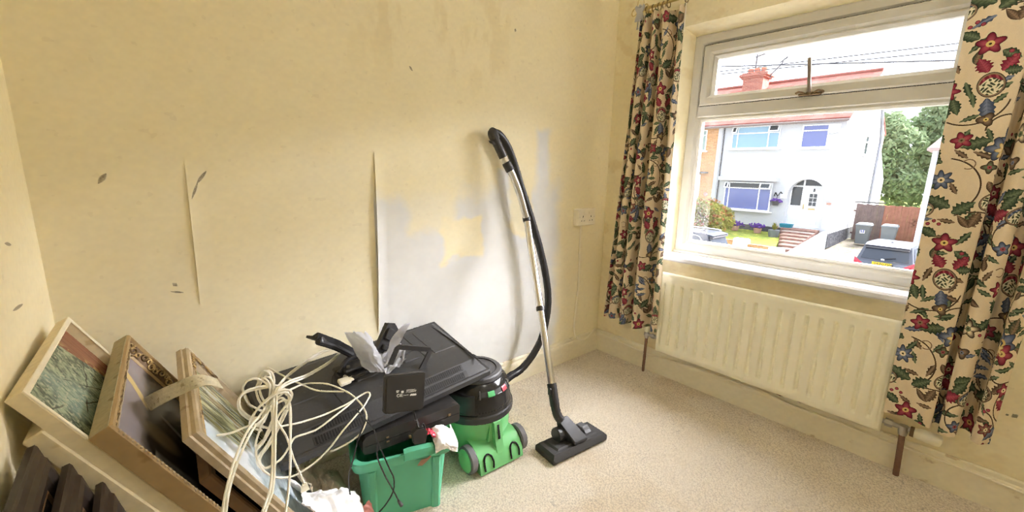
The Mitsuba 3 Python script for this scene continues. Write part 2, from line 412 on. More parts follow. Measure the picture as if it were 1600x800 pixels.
def spline(P, n=8):
    P = np.asarray(P, float)
    if len(P) < 3:
        return np.array([P[0] + (P[-1] - P[0]) * t for t in np.linspace(0, 1, n + 1)])
    Q = np.vstack([2 * P[0] - P[1], P, 2 * P[-1] - P[-2]])
    out = []
    for i in range(1, len(Q) - 2):
        a, b, c, d = Q[i - 1:i + 3]
        for t in np.arange(n) / n:
            out.append(0.5 * (2 * b + (c - a) * t + (2 * a - 5 * b + 4 * c - d) * t * t + (3 * b - a - 3 * c + d) * t ** 3))
    return np.vstack(out + [P[-1]])


def sweep(path, section, closed_caps=True, up=None):
    """section: (k,2) polygon, or a list of them, one per path point"""
    path = np.asarray(path, float)
    n = len(path)
    tan = np.gradient(path, axis=0)
    tan /= np.linalg.norm(tan, axis=1, keepdims=True) + 1e-12
    a = np.array(up if up is not None else ([0, 0, 1.0] if abs(tan[0][2]) < 0.9 else [1.0, 0, 0]))
    nx = np.cross(a, tan[0]); nx /= np.linalg.norm(nx)
    V = []
    per = isinstance(section, list)
    for i in range(n):
        nx = nx - tan[i] * (nx @ tan[i]); nx /= np.linalg.norm(nx)
        ny = np.cross(tan[i], nx)
        s = section[i] if per else section
        V.append(path[i] + s[:, :1] * nx + s[:, 1:] * ny)
    k = len(V[0])
    V = np.vstack(V)
    F = []
    for i in range(n - 1):
        for j in range(k):
            a0, b0 = i * k + j, i * k + (j + 1) % k
            F += [[a0, b0, b0 + k], [a0, b0 + k, a0 + k]]
    if closed_caps:
        V = np.vstack([V, path[:1], path[-1:]])
        for j in range(k):
            F += [[n * k, (j + 1) % k, j], [n * k + 1, (n - 1) * k + j, (n - 1) * k + (j + 1) % k]]
    return trimesh.Trimesh(V, np.array(F), process=False)


def circ(r, k=10):
    a = np.arange(k) * 2 * math.pi / k
    return np.stack([r * np.cos(a), r * np.sin(a)], 1)


def tube(P, r, k=8, n=6, straight=False):
    path = np.asarray(P, float) if straight else spline(P, n)
    return sweep(path, circ(r, k))


def cone(p0, p1, r0, r1, k=20):
    p = np.array([p0, p1], float)
    return sweep(p, [circ(r0, k), circ(r1, k)])


def lathe(prof, k=40, at=(0, 0, 0)):
    prof = np.asarray(prof, float)
    a = np.arange(k) * 2 * math.pi / k
    V = np.stack([prof[:, None, 0] * np.cos(a), prof[:, None, 0] * np.sin(a), np.repeat(prof[:, 1:2], k, 1)], -1).reshape(-1, 3)
    F = []
    for i in range(len(prof) - 1):
        for j in range(k):
            a0, b0 = i * k + j, i * k + (j + 1) % k
            F += [[a0, b0, b0 + k], [a0, b0 + k, a0 + k]]
    m = trimesh.Trimesh(V + np.asarray(at, float), np.array(F), process=False)
    m.merge_vertices()
    m.update_faces(m.nondegenerate_faces())
    return m


def extr(pts, h):
    return trimesh.creation.extrude_polygon(Polygon(pts), h, engine='earcut')


def grid(P, uv=None):
    """P: (a, b, 3) -> mesh"""
    a, b = P.shape[:2]
    i = np.arange(a * b).reshape(a, b)
    q = np.stack([i[:-1, :-1], i[1:, :-1], i[1:, 1:], i[:-1, 1:]], -1).reshape(-1, 4)
    return trimesh.Trimesh(P.reshape(-1, 3), np.vstack([q[:, [0, 1, 2]], q[:, [0, 2, 3]]]), process=False)


def slab(P, t):
    """grid sheet given thickness t along its normals"""
    m = grid(P)
    nrm = m.vertex_normals
    a, b = P.shape[:2]
    n = a * b
    V = np.vstack([m.vertices + nrm * t / 2, m.vertices - nrm * t / 2])
    F = [m.faces, m.faces[:, ::-1] + n]
    i = np.arange(n).reshape(a, b)
    edge = np.concatenate([i[0, :], i[1:, -1], i[-1, -2::-1], i[-2:0:-1, 0]])
    e2 = np.roll(edge, -1)
    F.append(np.stack([edge, edge + n, e2 + n], 1)); F.append(np.stack([edge, e2 + n, e2], 1))
    return trimesh.Trimesh(V, np.vstack(F), process=False)


def man(m):
    m = m.copy(); m.merge_vertices()
    from manifold3d import Mesh
    return Manifold(Mesh(np.asarray(m.vertices, np.float32), np.asarray(m.faces, np.uint32)))


def tri(M):
    r = M.to_mesh()
    return trimesh.Trimesh(np.array(r.vert_properties[:, :3]), np.array(r.tri_verts), process=False)


def text(s, h, depth, M, bold=True):
    return mv(meshkit.text_mesh(s, h, depth, bold), M)


# ------------------------------------------------------------------ the room (corner of back wall and window wall at the origin)
X0, YR, ZC = -2.503, -2.75, 2.36
struct('floor', cbox((X0 - .1, YR - .1, -0.06), (0.3, 0.1, 0.0)), 'm_carpet', label='beige looped carpet over the whole floor')
struct('ceiling', cbox((X0 - .1, YR - .1, ZC), (0.3, 0.1, ZC + .08)), 'm_ceiling')
wall_l = struct('wall_left', cbox((X0 - .1, YR - .1, 0), (X0, 0.1, ZC)), 'm_wall_side', label='cream painted wall with faint scratches')
struct('wall_rear', cbox((X0, YR - .1, 0), (0.3, YR, ZC)), 'm_ceiling')
wb_ = struct('wall_back', cbox((X0, 0, 0), (0.3, 0.1, ZC)), 'm_wall_back', label='cream wall with stripped and painted-daylight patches, scuffs and lifting paper seams')
# the window wall: a slab with a splayed opening
OY0, OY1, OZ0, OZ1 = -1.635, -0.425, 0.735, 1.98
cut = hull([(x, y, z) for x, g in ((-0.02, 0.0), (0.105, 0.022)) for y in (OY0 + g, OY1 - g) for z in (OZ0, OZ1 - g * 1.6)])
cut2 = cbox((0.10, OY0 + .0225, OZ0), (0.4, OY1 - .0225, OZ1 - .0365))
wall_w = tri(man(cbox((0.0, YR, 0), (0.3, 0.0, ZC))) - man(cut) - man(cut2))
struct('wall_right', wall_w, 'm_wall_window', label='cream wall under and around the window, worn and stained, tanner below the sill')


def skirting(o, d, nrm, L, gap=0.0):
    prof = [(0, 0), (0.019, 0), (0.019, 0.105), (0.016, 0.118), (0.012, 0.124), (0.011, 0.138), (0.007, 0.145), (gap, 0.145), (gap, 0.11), (0, 0.10)] if gap else [(0, 0), (0.019, 0), (0.019, 0.105), (0.016, 0.118), (0.012, 0.124), (0.011, 0.138), (0.004, 0.145), (0, 0.145)]
    P = []
    for s in (0, L):
        P.append([np.array(o) + np.array(d) * s + np.array(nrm) * a + np.array([0, 0, b]) for a, b in prof])
    k = len(prof)
    V = np.vstack(P)
    F = []
    for j in range(k):
        a, b = j, (j + 1) % k
        F += [[a, b, b + k], [a, b + k, a + k]]
    for j in range(1, k - 1):
        F += [[0, j + 1, j], [k, k + j, k + j + 1]]
    m = trimesh.Trimesh(V, F, process=False); m.fix_normals()
    return m


struct('baseboard_back', skirting((X0, 0, 0), (1, 0, 0), (0, -1, 0), -X0 - .019), 'm_skirting', label='cream skirting board with worn paint')
struct('baseboard_right', skirting((0, 0, 0), (0, -1, 0), (-1, 0, 0), -YR, 0.0035), 'm_skirting', label='cream skirting board with cracked top edge')
struct('baseboard_left', skirting((X0, YR, 0), (0, 1, 0), (1, 0, 0), -YR - .019), 'm_skirting')
# lifting seams of the wallpaper
for x0, x1, z0, z1, lift in ((-2.176, -2.170, 0.745, 1.21, 0.006), (-1.574, -1.562, 0.50, 1.26, 0.016)):
    zs = np.linspace(z0, z1, 40)
    s = np.linspace(0, 1, 8)
    e = np.sin(np.pi * (zs - z0) / (z1 - z0)) ** 0.7
    P = np.zeros((40, 8, 3))
    xs = x0 + (x1 - x0) * (zs - z0) / (z1 - z0)
    P[..., 0] = xs[:, None] + 0.055 * s[None, :]
    P[..., 1] = -0.0015 - lift * e[:, None] * (1 - s[None, :]) ** 2
    P[..., 2] = zs[:, None]
    obj('wall_back__lifted_seam', slab(P, 0.001), 'm_wall_back', True)

# window: outer frame, transom, sash, panes, sill
win = thing('window_1'); labels[win] = {'kind': 'structure', 'label': 'white plastic window with a narrow opening light over one big pane'}
WX0, WX1 = 0.10, 0.165


def ring(y0, y1, z0, z1, w, x0, x1, bev=0.006):
    """rectangular frame in the window plane, mitred, w wide, with a bevelled inner edge"""
    prof = [(0, x1), (0, x0 + bev), (bev, x0), (w - 2.2 * bev, x0), (w, x0 + 2.2 * bev), (w, x1)]
    V, F = [], []
    for d, x in prof:
        V += [(x, y0 + d, z0 + d), (x, y1 - d, z0 + d), (x, y1 - d, z1 - d), (x, y0 + d, z1 - d)]
    k = len(prof)
    for j in range(k):
        for c in range(4):
            a, b = j * 4 + c, j * 4 + (c + 1) % 4
            a2, b2 = ((j + 1) % k) * 4 + c, ((j + 1) % k) * 4 + (c + 1) % 4
            F += [[a, b, b2], [a, b2, a2]]
    m = trimesh.Trimesh(V, F, process=False); m.fix_normals()
    return m


FY0, FY1, FZ0, FZ1 = -1.612, -0.448, 0.753, 1.943
obj('window_1__frame', cat([ring(FY0, FY1, FZ0, FZ1, 0.058, WX0, WX1), cbox((WX0, FY0 + .05, 1.515), (WX1, FY1 - .05, 1.577), .005)]), 'm_upvc')
obj('window_1__bead', ring(FY0 + .052, FY1 - .052, FZ0 + .052, 1.518, 0.022, WX0 + .014, WX1 - .004, .004), 'm_upvc')
obj('window_1__threshold', cbox((0.085, OY0 + .02, 0.745), (0.12, OY1 - .02, 0.762), .004), 'm_upvc')
SY0, SY1, SZ0, SZ1 = -1.555, -0.508, 1.575, 1.884
sash = obj('window_1__sash', ring(SY0, SY1, SZ0, SZ1, 0.052, 0.088, 0.15, .007), 'm_upvc')
obj('window_1__sash__bead', ring(SY0 + .048, SY1 - .048, SZ0 + .030, SZ1 - .048, 0.024, 0.098, 0.14, .006), 'm_upvc')
obj('window_1__gasket', cat([ring(SY0 - .003, SY1 + .003, SZ0 - .003, SZ1 + .003, 0.006, 0.0975, 0.12, .001)]), 'm_gasket')


def pane(y0, y1, z0, z1, x):
    return trimesh.Trimesh([(x, y0, z0), (x, y1, z0), (x, y1, z1), (x, y0, z1)], [[0, 1, 2], [0, 2, 3]], process=False)


obj('window_1__pane', pane(FY0 + .06, FY1 - .06, FZ0 + .06, 1.51, 0.135), 'm_glass')
obj('window_1__sash__pane', pane(SY0 + .05, SY1 - .05, SZ0 + .035, SZ1 - .05, 0.125), 'm_glass')
st = 'window_1__stay'
bar = cat([tube([(0.075, -1.030, 1.585), (0.072, -1.024, 1.63), (0.068, -1.017, 1.70), (0.066, -1.013, 1.735)], 0.008, 10)])
obj(st, bar, 'm_stay', 30)
obj('window_1__stay_bracket', cat([cbox((0.076, -1.075, 1.574), (0.095, -0.985, 1.584), .003), lathe([(0, 0), (.012, 0), (.013, .012), (.008, .022), (0, .024)], 14, (0.08, -1.03, 1.575)),
                                   tube([(0.08, -1.045, 1.583), (0.075, -1.065, 1.592), (0.08, -1.082, 1.585), (0.09, -1.07, 1.58)], 0.005, 8), tube([(0.08, -1.01, 1.583), (0.072, -0.99, 1.592), (0.078, -0.975, 1.587)], 0.005, 8)]), 'm_bronze', 30)
struct('trim_1', tri(man(cbox((-0.042, -1.70, 0.714), (0.105, -0.385, 0.748), .009))), 'm_sill', label='white window board under the window')

# ------------------------------------------------------------------ radiator
rad = thing('radiator')
tag(rad, 'long cream panel radiator with pressed flutes below the window', 'radiator')
RY0, RY1, RZ0, RZ1, RXF = -1.515, -0.484, 0.172, 0.655, -0.088
ny, nz = 420, 90
yy, zz = np.meshgrid(np.linspace(RY0, RY1, ny), np.linspace(RZ0, RZ1, nz), indexing='ij')
cy, cz, hx, hz = (RY0 + RY1) / 2, (RZ0 + RZ1) / 2, (RY1 - RY0) / 2, (RZ1 - RZ0) / 2
edge = np.minimum(hx - abs(yy - cy), hz - abs(zz - cz))
roll = 0.010 * (1 - np.clip(edge / 0.012, 0, 1)) ** 2
lip = 0.0025 * np.exp(-((edge - 0.014) / 0.004) ** 2)
sp = 0.0535
ph = (yy - RY0 - 0.045) / sp
fl = np.clip(1 - abs((ph - np.round(ph)) * sp) / 0.0100, 0, 1)
fl = np.clip(fl * 1.7, 0, 1)
fl = fl * fl * (3 - 2 * fl) * ((yy > RY0 + .02) & (yy < RY1 - .02))
ends = np.clip((zz - RZ0 - 0.042) / 0.018, 0, 1) * np.clip((RZ1 - 0.058 - zz) / 0.012, 0, 1)
P = np.stack([RXF + roll + lip + 0.011 * fl * ends, yy, zz], -1)
obj('radiator__front_panel', grid(P), 'm_radiator', True)
obj('radiator__back_panel', cat([cbox((-0.040, RY0 + .03, RZ0 + .02), (-0.028, RY1 - .03, RZ1 - .03), .004), cbox((-.078, RY0 + .002, RZ0 + .004), (-.070, RY1 - .002, RZ1 - .004), .003)]), 'm_radiator')
cv = [cbox((-0.068, y, RZ0 + .03), (-0.042, y + .003, RZ1 - .03)) for y in np.arange(RY0 + .03, RY1 - .03, 0.0125)]
obj('radiator__convector_fins', cat(cv), 'm_radiator')
labels['radiator__convector_fins'] = {'kind': 'stuff'}
for pts, o in (([(0, 0), (.022, -.004), (.034, .002), (.026, .012), (.012, .014), (.003, .008)], (RXF + .0056, -1.128, RZ0 + .003)), ([(0, 0), (.014, 0), (.008, .010)], (RXF + .0066, -1.218, RZ0 + .002))):
    obj('radiator__chipped_paint', extr(pts, .0012).apply_transform(basis(o, (0, -1, 0), (0, 0, 1), (-1, 0, 0))), 'm_rust')
for y in (-1.35, -.65):
    obj('radiator__bracket', cbox((-0.03, y, 0.60), (-0.001, y + .03, 0.63)), 'm_radiator')
obj('radiator__valve', cat([tube([(-.055, -.408, .02 + .2), (-.055, -.408, .265)], .012, 14, straight=True), tube([(-.055, -.408, .243), (-.055, -.49, .243)], .009, 12, straight=True), lathe([(.0, .235), (.015, .235), (.017, .24), (.017, .252), (.0, .252)], 6, (-.055, -.408, 0)),
                            lathe([(.0, 0), (.015, 0), (.015, .02), (0, .02)], 6).apply_transform(rot([1, 0, 0], 90)).apply_transform(trimesh.transformations.translation_matrix((-.055, -.44, .243)))]), 'm_steel', 30)
obj('radiator__valve__cap', lathe([(0, .262), (.016, .262), (.018, .268), (.018, .31), (.014, .317), (0, .317)], 22, (-.055, -.408, 0)), 'm_cream_plastic', 30)
obj('radiator__pipe', tube([(-.055, -.405, 0.0), (-.055, -.407, .13), (-.055, -.408, .225)], .0085, 12), 'm_copper', 30)
obj('radiator__thermostat_valve', cat([tube([(-.06, -1.50, .216), (-.06, -1.605, .216)], .010, 12, straight=True), lathe([(0, 0), (.017, 0), (.017, .024), (0, .024)], 6).apply_transform(rot([1, 0, 0], 90)).apply_transform(trimesh.transformations.translation_matrix((-.06, -1.522, .216))),
                                       lathe([(0, .185), (.014, .185), (.016, .2), (.016, .225), (0, .225)], 16, (-.06, -1.580, 0))]), 'm_steel', 30)
obj('radiator__pipe', tube([(-.055, -1.588, 0.0), (-.057, -1.584, .1), (-.06, -1.580, .19)], .0105, 12), 'm_copper', 30)
hd = lathe([(0, 0), (.019, 0), (.0195, .006), (.021, .012), (.0235, .018), (.0235, .074), (.021, .079), (.0, .081)], 28)
obj('radiator__thermostat_head', hd.apply_transform(rot([1, 0, 0], 90)).apply_transform(trimesh.transformations.translation_matrix((-.07, -1.612, .216))), 'm_cream_plastic', 30)
obj('radiator__thermostat_head__collar', lathe([(0, 0), (.020, 0), (.021, .012), (0, .012)], 20).apply_transform(rot([1, 0, 0], 90)).apply_transform(trimesh.transformations.translation_matrix((-.07, -1.600, .216))), 'm_bronze', 30)
labels['radiator__thermostat_head'] = {'label': 'cream plastic thermostat head at the right end'}
labels['radiator__chipped_paint'] = {'label': 'dark chip in the paint of the bottom edge'}

# ------------------------------------------------------------------ socket and cables on the walls
sk = thing('wall_socket')
tag(sk, 'white double plug socket on a surface box near the room corner', 'socket')
SB = basis((-0.320, 0, 0.885), (1, 0, 0), (0, 0, 1), (0, -1, 0))
obj('wall_socket__back_box', mv(cbox((0, 0, 0), (.160, .100, .034), .004), SB), 'm_ivory')
obj('wall_socket__face_plate', mv(cbox((-.002, -.002, .034), (.162, .102, .044), .004), SB), 'm_ivory')
for cx in (.042, .118):
    obj('wall_socket__switch', mv(cbox((cx + (.004 if cx < .08 else -.026), .068, .043), (cx + (.026 if cx < .08 else -.004), .088, .0475), .002), SB), 'm_ivory')
    obj('wall_socket__pin_holes', mv(cat([cbox((cx - .003, .048, .0435), (cx + .003, .058, .0448)), cbox((cx - .016, .026, .0435), (cx - .009, .031, .0448)), cbox((cx + .009, .026, .0435), (cx + .016, .031, .0448))]), SB), 'm_slot')
for x in (.012, .148):
    obj('wall_socket__screw', mv(lathe([(0, .0435), (.003, .0435), (.003, .0455), (0, .0455)], 10, (x, .05, 0)), SB), 'm_steel')
k = obj('socket_lead', tube([(-0.249,-0.008,0.888),(-0.250,-0.008,0.767),(-0.246,-0.008,0.644),(-0.241,-0.008,0.518),(-0.252,-0.008,0.349),(-0.261,-0.008,0.220),(-0.265,-0.026,0.165),(-0.216,-0.026,0.122),(-0.149,-0.026,0.114),(-0.097,-0.026,0.142),(-0.058,-0.026,0.164)], .0052, 8), 'm_ivory', True)
tag(k, 'cream flex dropping from the double socket to the skirting', 'cable')
k = thing('skirting_cable')
tag(k, 'thin cream cable clipped along the top of the skirting under the window', 'cable')
SKP = [(-0.024,-0.020,0.117),(-0.024,-0.137,0.118),(-0.024,-0.285,0.110),(-0.024,-0.401,0.103),(-0.024,-0.466,0.110),(-0.024,-0.689,0.128),(-0.024,-0.812,0.130),(-0.024,-0.925,0.132),(-0.024,-1.052,0.132),(-0.024,-1.201,0.119),(-0.024,-1.388,0.119),(-0.024,-1.573,0.112),(-0.024,-1.613,0.119),(-0.024,-1.830,0.116),(-0.024,-1.914,0.111)]
obj('skirting_cable__flex', tube(SKP, .0046, 8), 'm_ivory', True)
for i in (2, 5, 6, 8, 10, 11, 12, 13):
    p = np.array(SKP[i])
    obj('skirting_cable__clip', cbox(p - (.004, .006, .006), p + (.006, .006, .006), .002), 'm_ivory')

# ------------------------------------------------------------------ curtains and pole


def curtain(name, ytop, ybot, ztop, zbot, folds, amp0, amp1, xb, u0, header):
    ns, nt = 260, 90
    s, t = np.meshgrid(np.linspace(0, 1, ns), np.linspace(0, 1, nt), indexing='ij')

    def shape(t):
        y0, y1 = ytop[0] + (ybot[0] - ytop[0]) * t, ytop[1] + (ybot[1] - ytop[1]) * t
        x = np.zeros_like(s); dy = np.zeros_like(s)
        for c, w, d, sh in folds:                       # centre, width, depth, lean of each fold
            q = (s - c - 0.012 * np.sin(5 * t + c * 9)) / w
            g = np.exp(-q * q)
            x += d * g
            dy += sh * q * g
        a = amp0 + (amp1 - amp0) * np.clip(t * 1.6, 0, 1)
        return y0 + (y1 - y0) * s + dy * a, xb + x * a
    y, x = shape(t)
    z = ztop + (zbot - ztop) * t + 0.008 * np.sin(9 * s + 1) * t
    x = x + 0.004 * np.sin(14 * s + 3 * t)
    if header:                                          # gathered heading with a frill
        q = np.clip((0.075 - t) / 0.05, 0, 1)
        x += 0.012 * np.sin(s * 60) * q
        z += 0.012 * np.sin(s * 34 + 1) * q
    P = np.stack([x, y, z], -1)
    row = P[:, 55, :2]
    arc = np.concatenate([[0], np.cumsum(np.linalg.norm(np.diff(row, axis=0), axis=1))])
    uv = np.stack([np.repeat(u0 + arc[:, None], nt, 1), z], -1).reshape(-1, 2)
    k = thing(name)
    obj(k + '__cloth', grid(P), 'm_floral', True, uv=uv)
    m = grid(P)
    L = P + (m.vertex_normals * 0.004 * np.sign(-m.vertex_normals[len(m.vertices) // 2][0] + 1e-9)).reshape(P.shape) * -1
    obj(k + '__lining', grid(L), 'm_lining', True)
    hem = np.stack([L[:, -1], P[:, -1]], 1)
    obj(k + '__hem', cat([grid(hem), grid(np.stack([L[0], P[0]], 1)), grid(np.stack([L[-1], P[-1]], 1))]), 'm_lining', True)
    return k


c1 = curtain('curtain', (-0.492, -0.235), (-0.512, -0.135), 2.035, 0.300,
             [(0.06, .05, -.02, .0), (0.20, .045, .040, .012), (0.36, .06, -.025, .01), (0.50, .035, .035, .012), (0.60, .04, -.030, .008), (0.71, .030, .045, .012), (0.83, .06, -.020, .01), (0.93, .03, .03, .008)],
             1.0, 1.6, -0.122, 0.05, True)
tag(c1, 'cream floral curtain left of the window, bunched in narrow folds', 'curtain')
c2 = curtain('curtain', (-1.83, -1.508), (-1.80, -1.516), 2.06, 0.290,
             [(0.10, .07, -.025, .0), (0.22, .035, .050, .018), (0.36, .06, -.022, .012), (0.47, .022, .050, .014), (0.62, .12, -.012, .0), (0.85, .1, -.010, .0)],
             0.8, 1.5, -0.130, 0.11, False)
tag(c2, 'cream floral curtain right of the window, hanging nearly flat beside deep folds', 'curtain')
pole = thing('curtain_pole')
tag(pole, 'thin brass curtain rod above the window with brass rings', 'curtain rod')
obj('curtain_pole__rod', tube([(-.09, -.205, 2.088), (-.09, -1.9, 2.088)], .008, 12, straight=True), 'm_brass', 30)
obj('curtain_pole__bracket', cat([tube([(-.09, -.225, 2.088), (-.05, -.225, 2.088), (0, -.225, 2.088)], .006, 8), lathe([(0, 0), (.02, 0), (.018, .006), (0, .006)], 16).apply_transform(basis((0, -.225, 2.088), (0, 1, 0), (0, 0, 1), (-1, 0, 0)))]), 'm_brass', 30)


def torus(c, R, r, ax, k=18, kk=6):
    a = np.linspace(0, 2 * math.pi, k + 1)
    e = {'y': np.stack([np.cos(a), a * 0, np.sin(a)], 1), 'x': np.stack([a * 0, np.cos(a), np.sin(a)], 1), 'z': np.stack([np.cos(a), np.sin(a), a * 0], 1)}[ax]
    return sweep(np.asarray(c) + R * e, circ(r, kk))


for y in (-.252, -.292, -.325, -.352, -.378, -.475, -1.53, -1.60, -1.68):
    obj('curtain_pole__ring', torus((-.09, y, 2.077), .018, .0026, 'y'), 'm_bronze', True)
fig = thing('angel_ornament')
tag(fig, 'small grey felt angel hanging at the end of the curtain rod', 'ornament')
A = basis((-.112, -.222, 2.075), (0, -1, 0), (0, 0, 1), (-1, 0, 0))
obj('angel_ornament__dress', mv(extr([(-.028, -.052), (.028, -.052), (.018, -.01), (.026, .004), (.030, .022), (.022, .030), (.008, .012), (-.006, .012), (-.020, .030), (-.030, .022), (-.024, .004), (-.016, -.01)], .006), A), 'm_grey_felt')
obj('angel_ornament__head', mv(trimesh.creation.icosphere(2, .010), A @ trimesh.transformations.translation_matrix((0, .022, .003))), 'm_grey_felt', True)
obj('angel_ornament__legs', mv(cat([cbox((-.010, -.088, .001), (-.005, -.052, .005)), cbox((.004, -.088, .001), (.009, -.052, .005)), cbox((-.013, -.094, .0), (-.003, -.086, .006), .001), cbox((.001, -.094, 0), (.011, -.086, .006), .001)]), A), 'm_grey_felt')
obj('angel_ornament__wings', mv(cat([tube([(-.012, .01, 0), (-.040, .018, 0), (-.052, -.004, 0), (-.040, -.018, 0), (-.014, -.006, 0)], .003, 6), tube([(.012, .01, 0), (.036, .026, 0), (.050, .006, 0), (.038, -.012, 0), (.014, -.006, 0)], .003, 6), tube([(-.02, .03, 0), (-.012, .056, 0), (.012, .060, 0), (.022, .034, 0)], .0022, 6)]), A), 'm_brass', True)

# added fill lamp: unseen glowing globe behind the viewer, lifts the room's brightness
lp = thing('added_fill_lamp')
tag(lp, 'added fill lamp, an unseen glowing globe hanging behind the viewer', 'fill lamp')
GLC = np.array((-1.15, -1.95, 1.98))
obj('added_fill_lamp__globe', trimesh.creation.icosphere(3, .17).apply_translation(GLC), 'm_paper', True, emitter={'type': 'area', 'radiance': rgb(FILL_LAMP)})
obj('added_fill_lamp__cord', tube([GLC + (0, 0, .165), GLC + (0, 0, .28), (GLC[0], GLC[1], ZC)], .003, 6), 'm_paper', True)
obj('added_fill_lamp__ceiling_rose', lathe([(0, ZC - .03), (.03, ZC - .028), (.045, ZC), (0, ZC)], 20, (GLC[0], GLC[1], 0)), 'm_paper', 30)

# ------------------------------------------------------------------ pictures leaning against the left wall


def lean(xt, zt, y0, deg=61.3, yaw=2.2):
    """frame space: x to the back wall, y up the slope, z out of the picture; the back bottom edge stands on the floor"""
    c, s = math.cos(math.radians(deg)), math.sin(math.radians(deg))
    cw, sw = math.cos(math.radians(yaw)), math.sin(math.radians(yaw))
    U, V, W = np.array([sw, cw, 0]), np.array([-c * cw, c * sw, s]), np.array([s * cw, -s * sw, c])
    L = zt / s
    o = np.array([xt, y0, zt]) - V * L
    return basis(o, U, V, W), L, o, V


def moulding(W, H, prof):
    V, F = [], []
    for d, w in prof:
        V += [(d, d, w), (W - d, d, w), (W - d, H - d, w), (d, H - d, w)]
    k = len(prof)
    for j in range(k):
        for c in range(4):
            a, b = j * 4 + c, j * 4 + (c + 1) % 4
            j2 = (j + 1) % k
            a2, b2 = j2 * 4 + c, j2 * 4 + (c + 1) % 4
            F += [[a, b, b2], [a, b2, a2]]
    m = trimesh.Trimesh(V, F, process=False); m.fix_normals()
    return m


def local(M):
    o, U, V = M[:3, 3], M[:3, 0], M[:3, 1]

    def f(p):
        q = [p.x - float(o[0]), p.y - float(o[1]), p.z - float(o[2])]
        return sum(q[i] * float(U[i]) for i in range(3)), sum(q[i] * float(V[i]) for i in range(3))
    return f


# deep cream box frame with a woodland painting
M1, H1, o1, V1 = lean(-2.497, 0.797, -0.620)
W1 = 0.460
lc1 = local(M1)


def paint_wood(p, n, uv):
    a, b = lc1(p)
    b = H1 - b
    q = fbm(a * 34, b * 34, 1.0, 4)
    st = fbm(a * 190 + b * 90, b * 70 - a * 50, 2.0, 3)
    c = mix([0.075, 0.10, 0.07], [0.34, 0.40, 0.27], smoothstep(0.3, 0.7, 0.4 * q + 0.6 * st))
    c = mix(c, [0.30, 0.42, 0.38], smoothstep(0.55, 0.75, fbm(a * 6, b * 6, 5.0, 3)) * 0.5)
    c = mix(c, [0.50, 0.50, 0.36], smoothstep(0.66, 0.76, fbm(a * 150, b * 150, 8.0, 2)) * 0.6)
    for k, (a0, b0, sl) in enumerate([(0.05, 0.06, 0.5), (0.10, 0.16, -0.25), (0.16, 0.03, 0.9), (0.02, 0.30, 0.4), (0.2, 0.4, -0.3)]):
        d = dr.abs((b - b0) - sl * (a - a0) - 0.03 * (fbm(a * 18, k * 3.0, 0, 3) - 0.5))
        c = mix(c, [0.035, 0.028, 0.022], 0.75 * (1 - smoothstep(0.0008, 0.0032, d)) * smoothstep(0.35, 0.6, fbm(a * 25, b * 25, k * 1.7, 2)))
    e = a - 0.33 - 0.25 * b + 0.012 * (fbm(b * 30, a * 8, 3, 3) - 0.5)
    band = smoothstep(0.0, 0.006, e)
    r = mix([0.15, 0.05, 0.03], [0.34, 0.16, 0.09], fbm(a * 240, b * 8, 4, 3))
    r = mix(r, [0.42, 0.30, 0.12], smoothstep(0.52, 0.6, fbm(a * 70, b * 70, 9, 3)) * (1 - smoothstep(0.0, 0.035, e)))
    return mix(c, r, band)


mat('m_paint_wood', proc(paint_wood), 0.45)
f1 = thing('picture_frame')
tag(f1, 'deep cream box frame around a green woodland painting, leaning furthest left', 'picture')
obj('picture_frame__frame', mv(moulding(W1, H1, [(0, 0), (0, .023), (.0015, .025), (.009, .025), (.0105, .023), (.014, .002), (.014, 0)]), M1), 'm_cream_frame')
obj('picture_frame__lip', mv(moulding(W1, H1, [(.0005, .0245), (.0005, .0262), (.009, .0262), (.0125, .0245)]), M1), 'm_cream_lip')
obj('picture_frame__painting', mv(cbox((.012, .012, .0005), (W1 - .012, H1 - .012, .0045)), M1), 'm_paint_wood')
obj('picture_frame__back_box', mv(cbox((-.004, .10, -.032), (W1 - .03, H1 - .075, -.0005), .003), M1), 'm_cream_frame')
labels['picture_frame__lip'] = {'label': 'paler cream front lip'}

# gilt frame with carved scrolls round a dark portrait
M2, H2, o2, V2 = lean(-2.409, 0.690, -0.627)
W2 = 0.555
lc2 = local(M2)


def paint_dark(p, n, uv):
    a, b = lc2(p)
    b = H2 - b
    a = a + 0.012 * (fbm(a * 14, b * 14, 0.5, 3) - 0.5)
    c = mix([0.20, 0.175, 0.19], [0.30, 0.27, 0.29], fbm(a * 9, b * 9, 0.0, 3))
    d = dr.abs(a - 0.40 + 0.75 * b - 0.02 * dr.sin(b * 30))
    c = mix(c, [0.55, 0.42, 0.18], (1 - smoothstep(0.012, 0.024, d)) * (1 - smoothstep(0.20, 0.24, b)))
    fig = smoothstep(0.0, 0.03, b - 0.085 - 0.35 * dr.maximum(0.14 - a, 0) - 0.03 * fbm(a * 20, b * 20, 2, 2))
    dk = mix([0.008, 0.007, 0.007], [0.032, 0.025, 0.020], fbm(a * 12, b * 30, 3.0, 4))
    c = mix(c, dk, fig)
    lap = 1 - smoothstep(0.005, 0.012, dr.abs(a - 0.30 + 0.35 * (b - 0.2)))
    c = mix(c, [0.33, 0.31, 0.29], lap * 0.6 * smoothstep(0.16, 0.19, b) * (1 - smoothstep(0.30, 0.36, b)) * 0.8)
    tan = 1 - smoothstep(0.02, 0.05, dr.sqrt(dr.square(a - 0.20) + dr.square((b - 0.17) * 0.6)))
    c = mix(c, [0.15, 0.115, 0.06], tan * 0.8)
    tab = smoothstep(0.15, 0.155, b) * (1 - smoothstep(0.11, 0.13, a))
    return mix(c, mix([0.12, 0.13, 0.13], [0.25, 0.25, 0.25], 1 - smoothstep(0.15, 0.17, b)), tab * (1 - smoothstep(0.26, 0.30, b)))


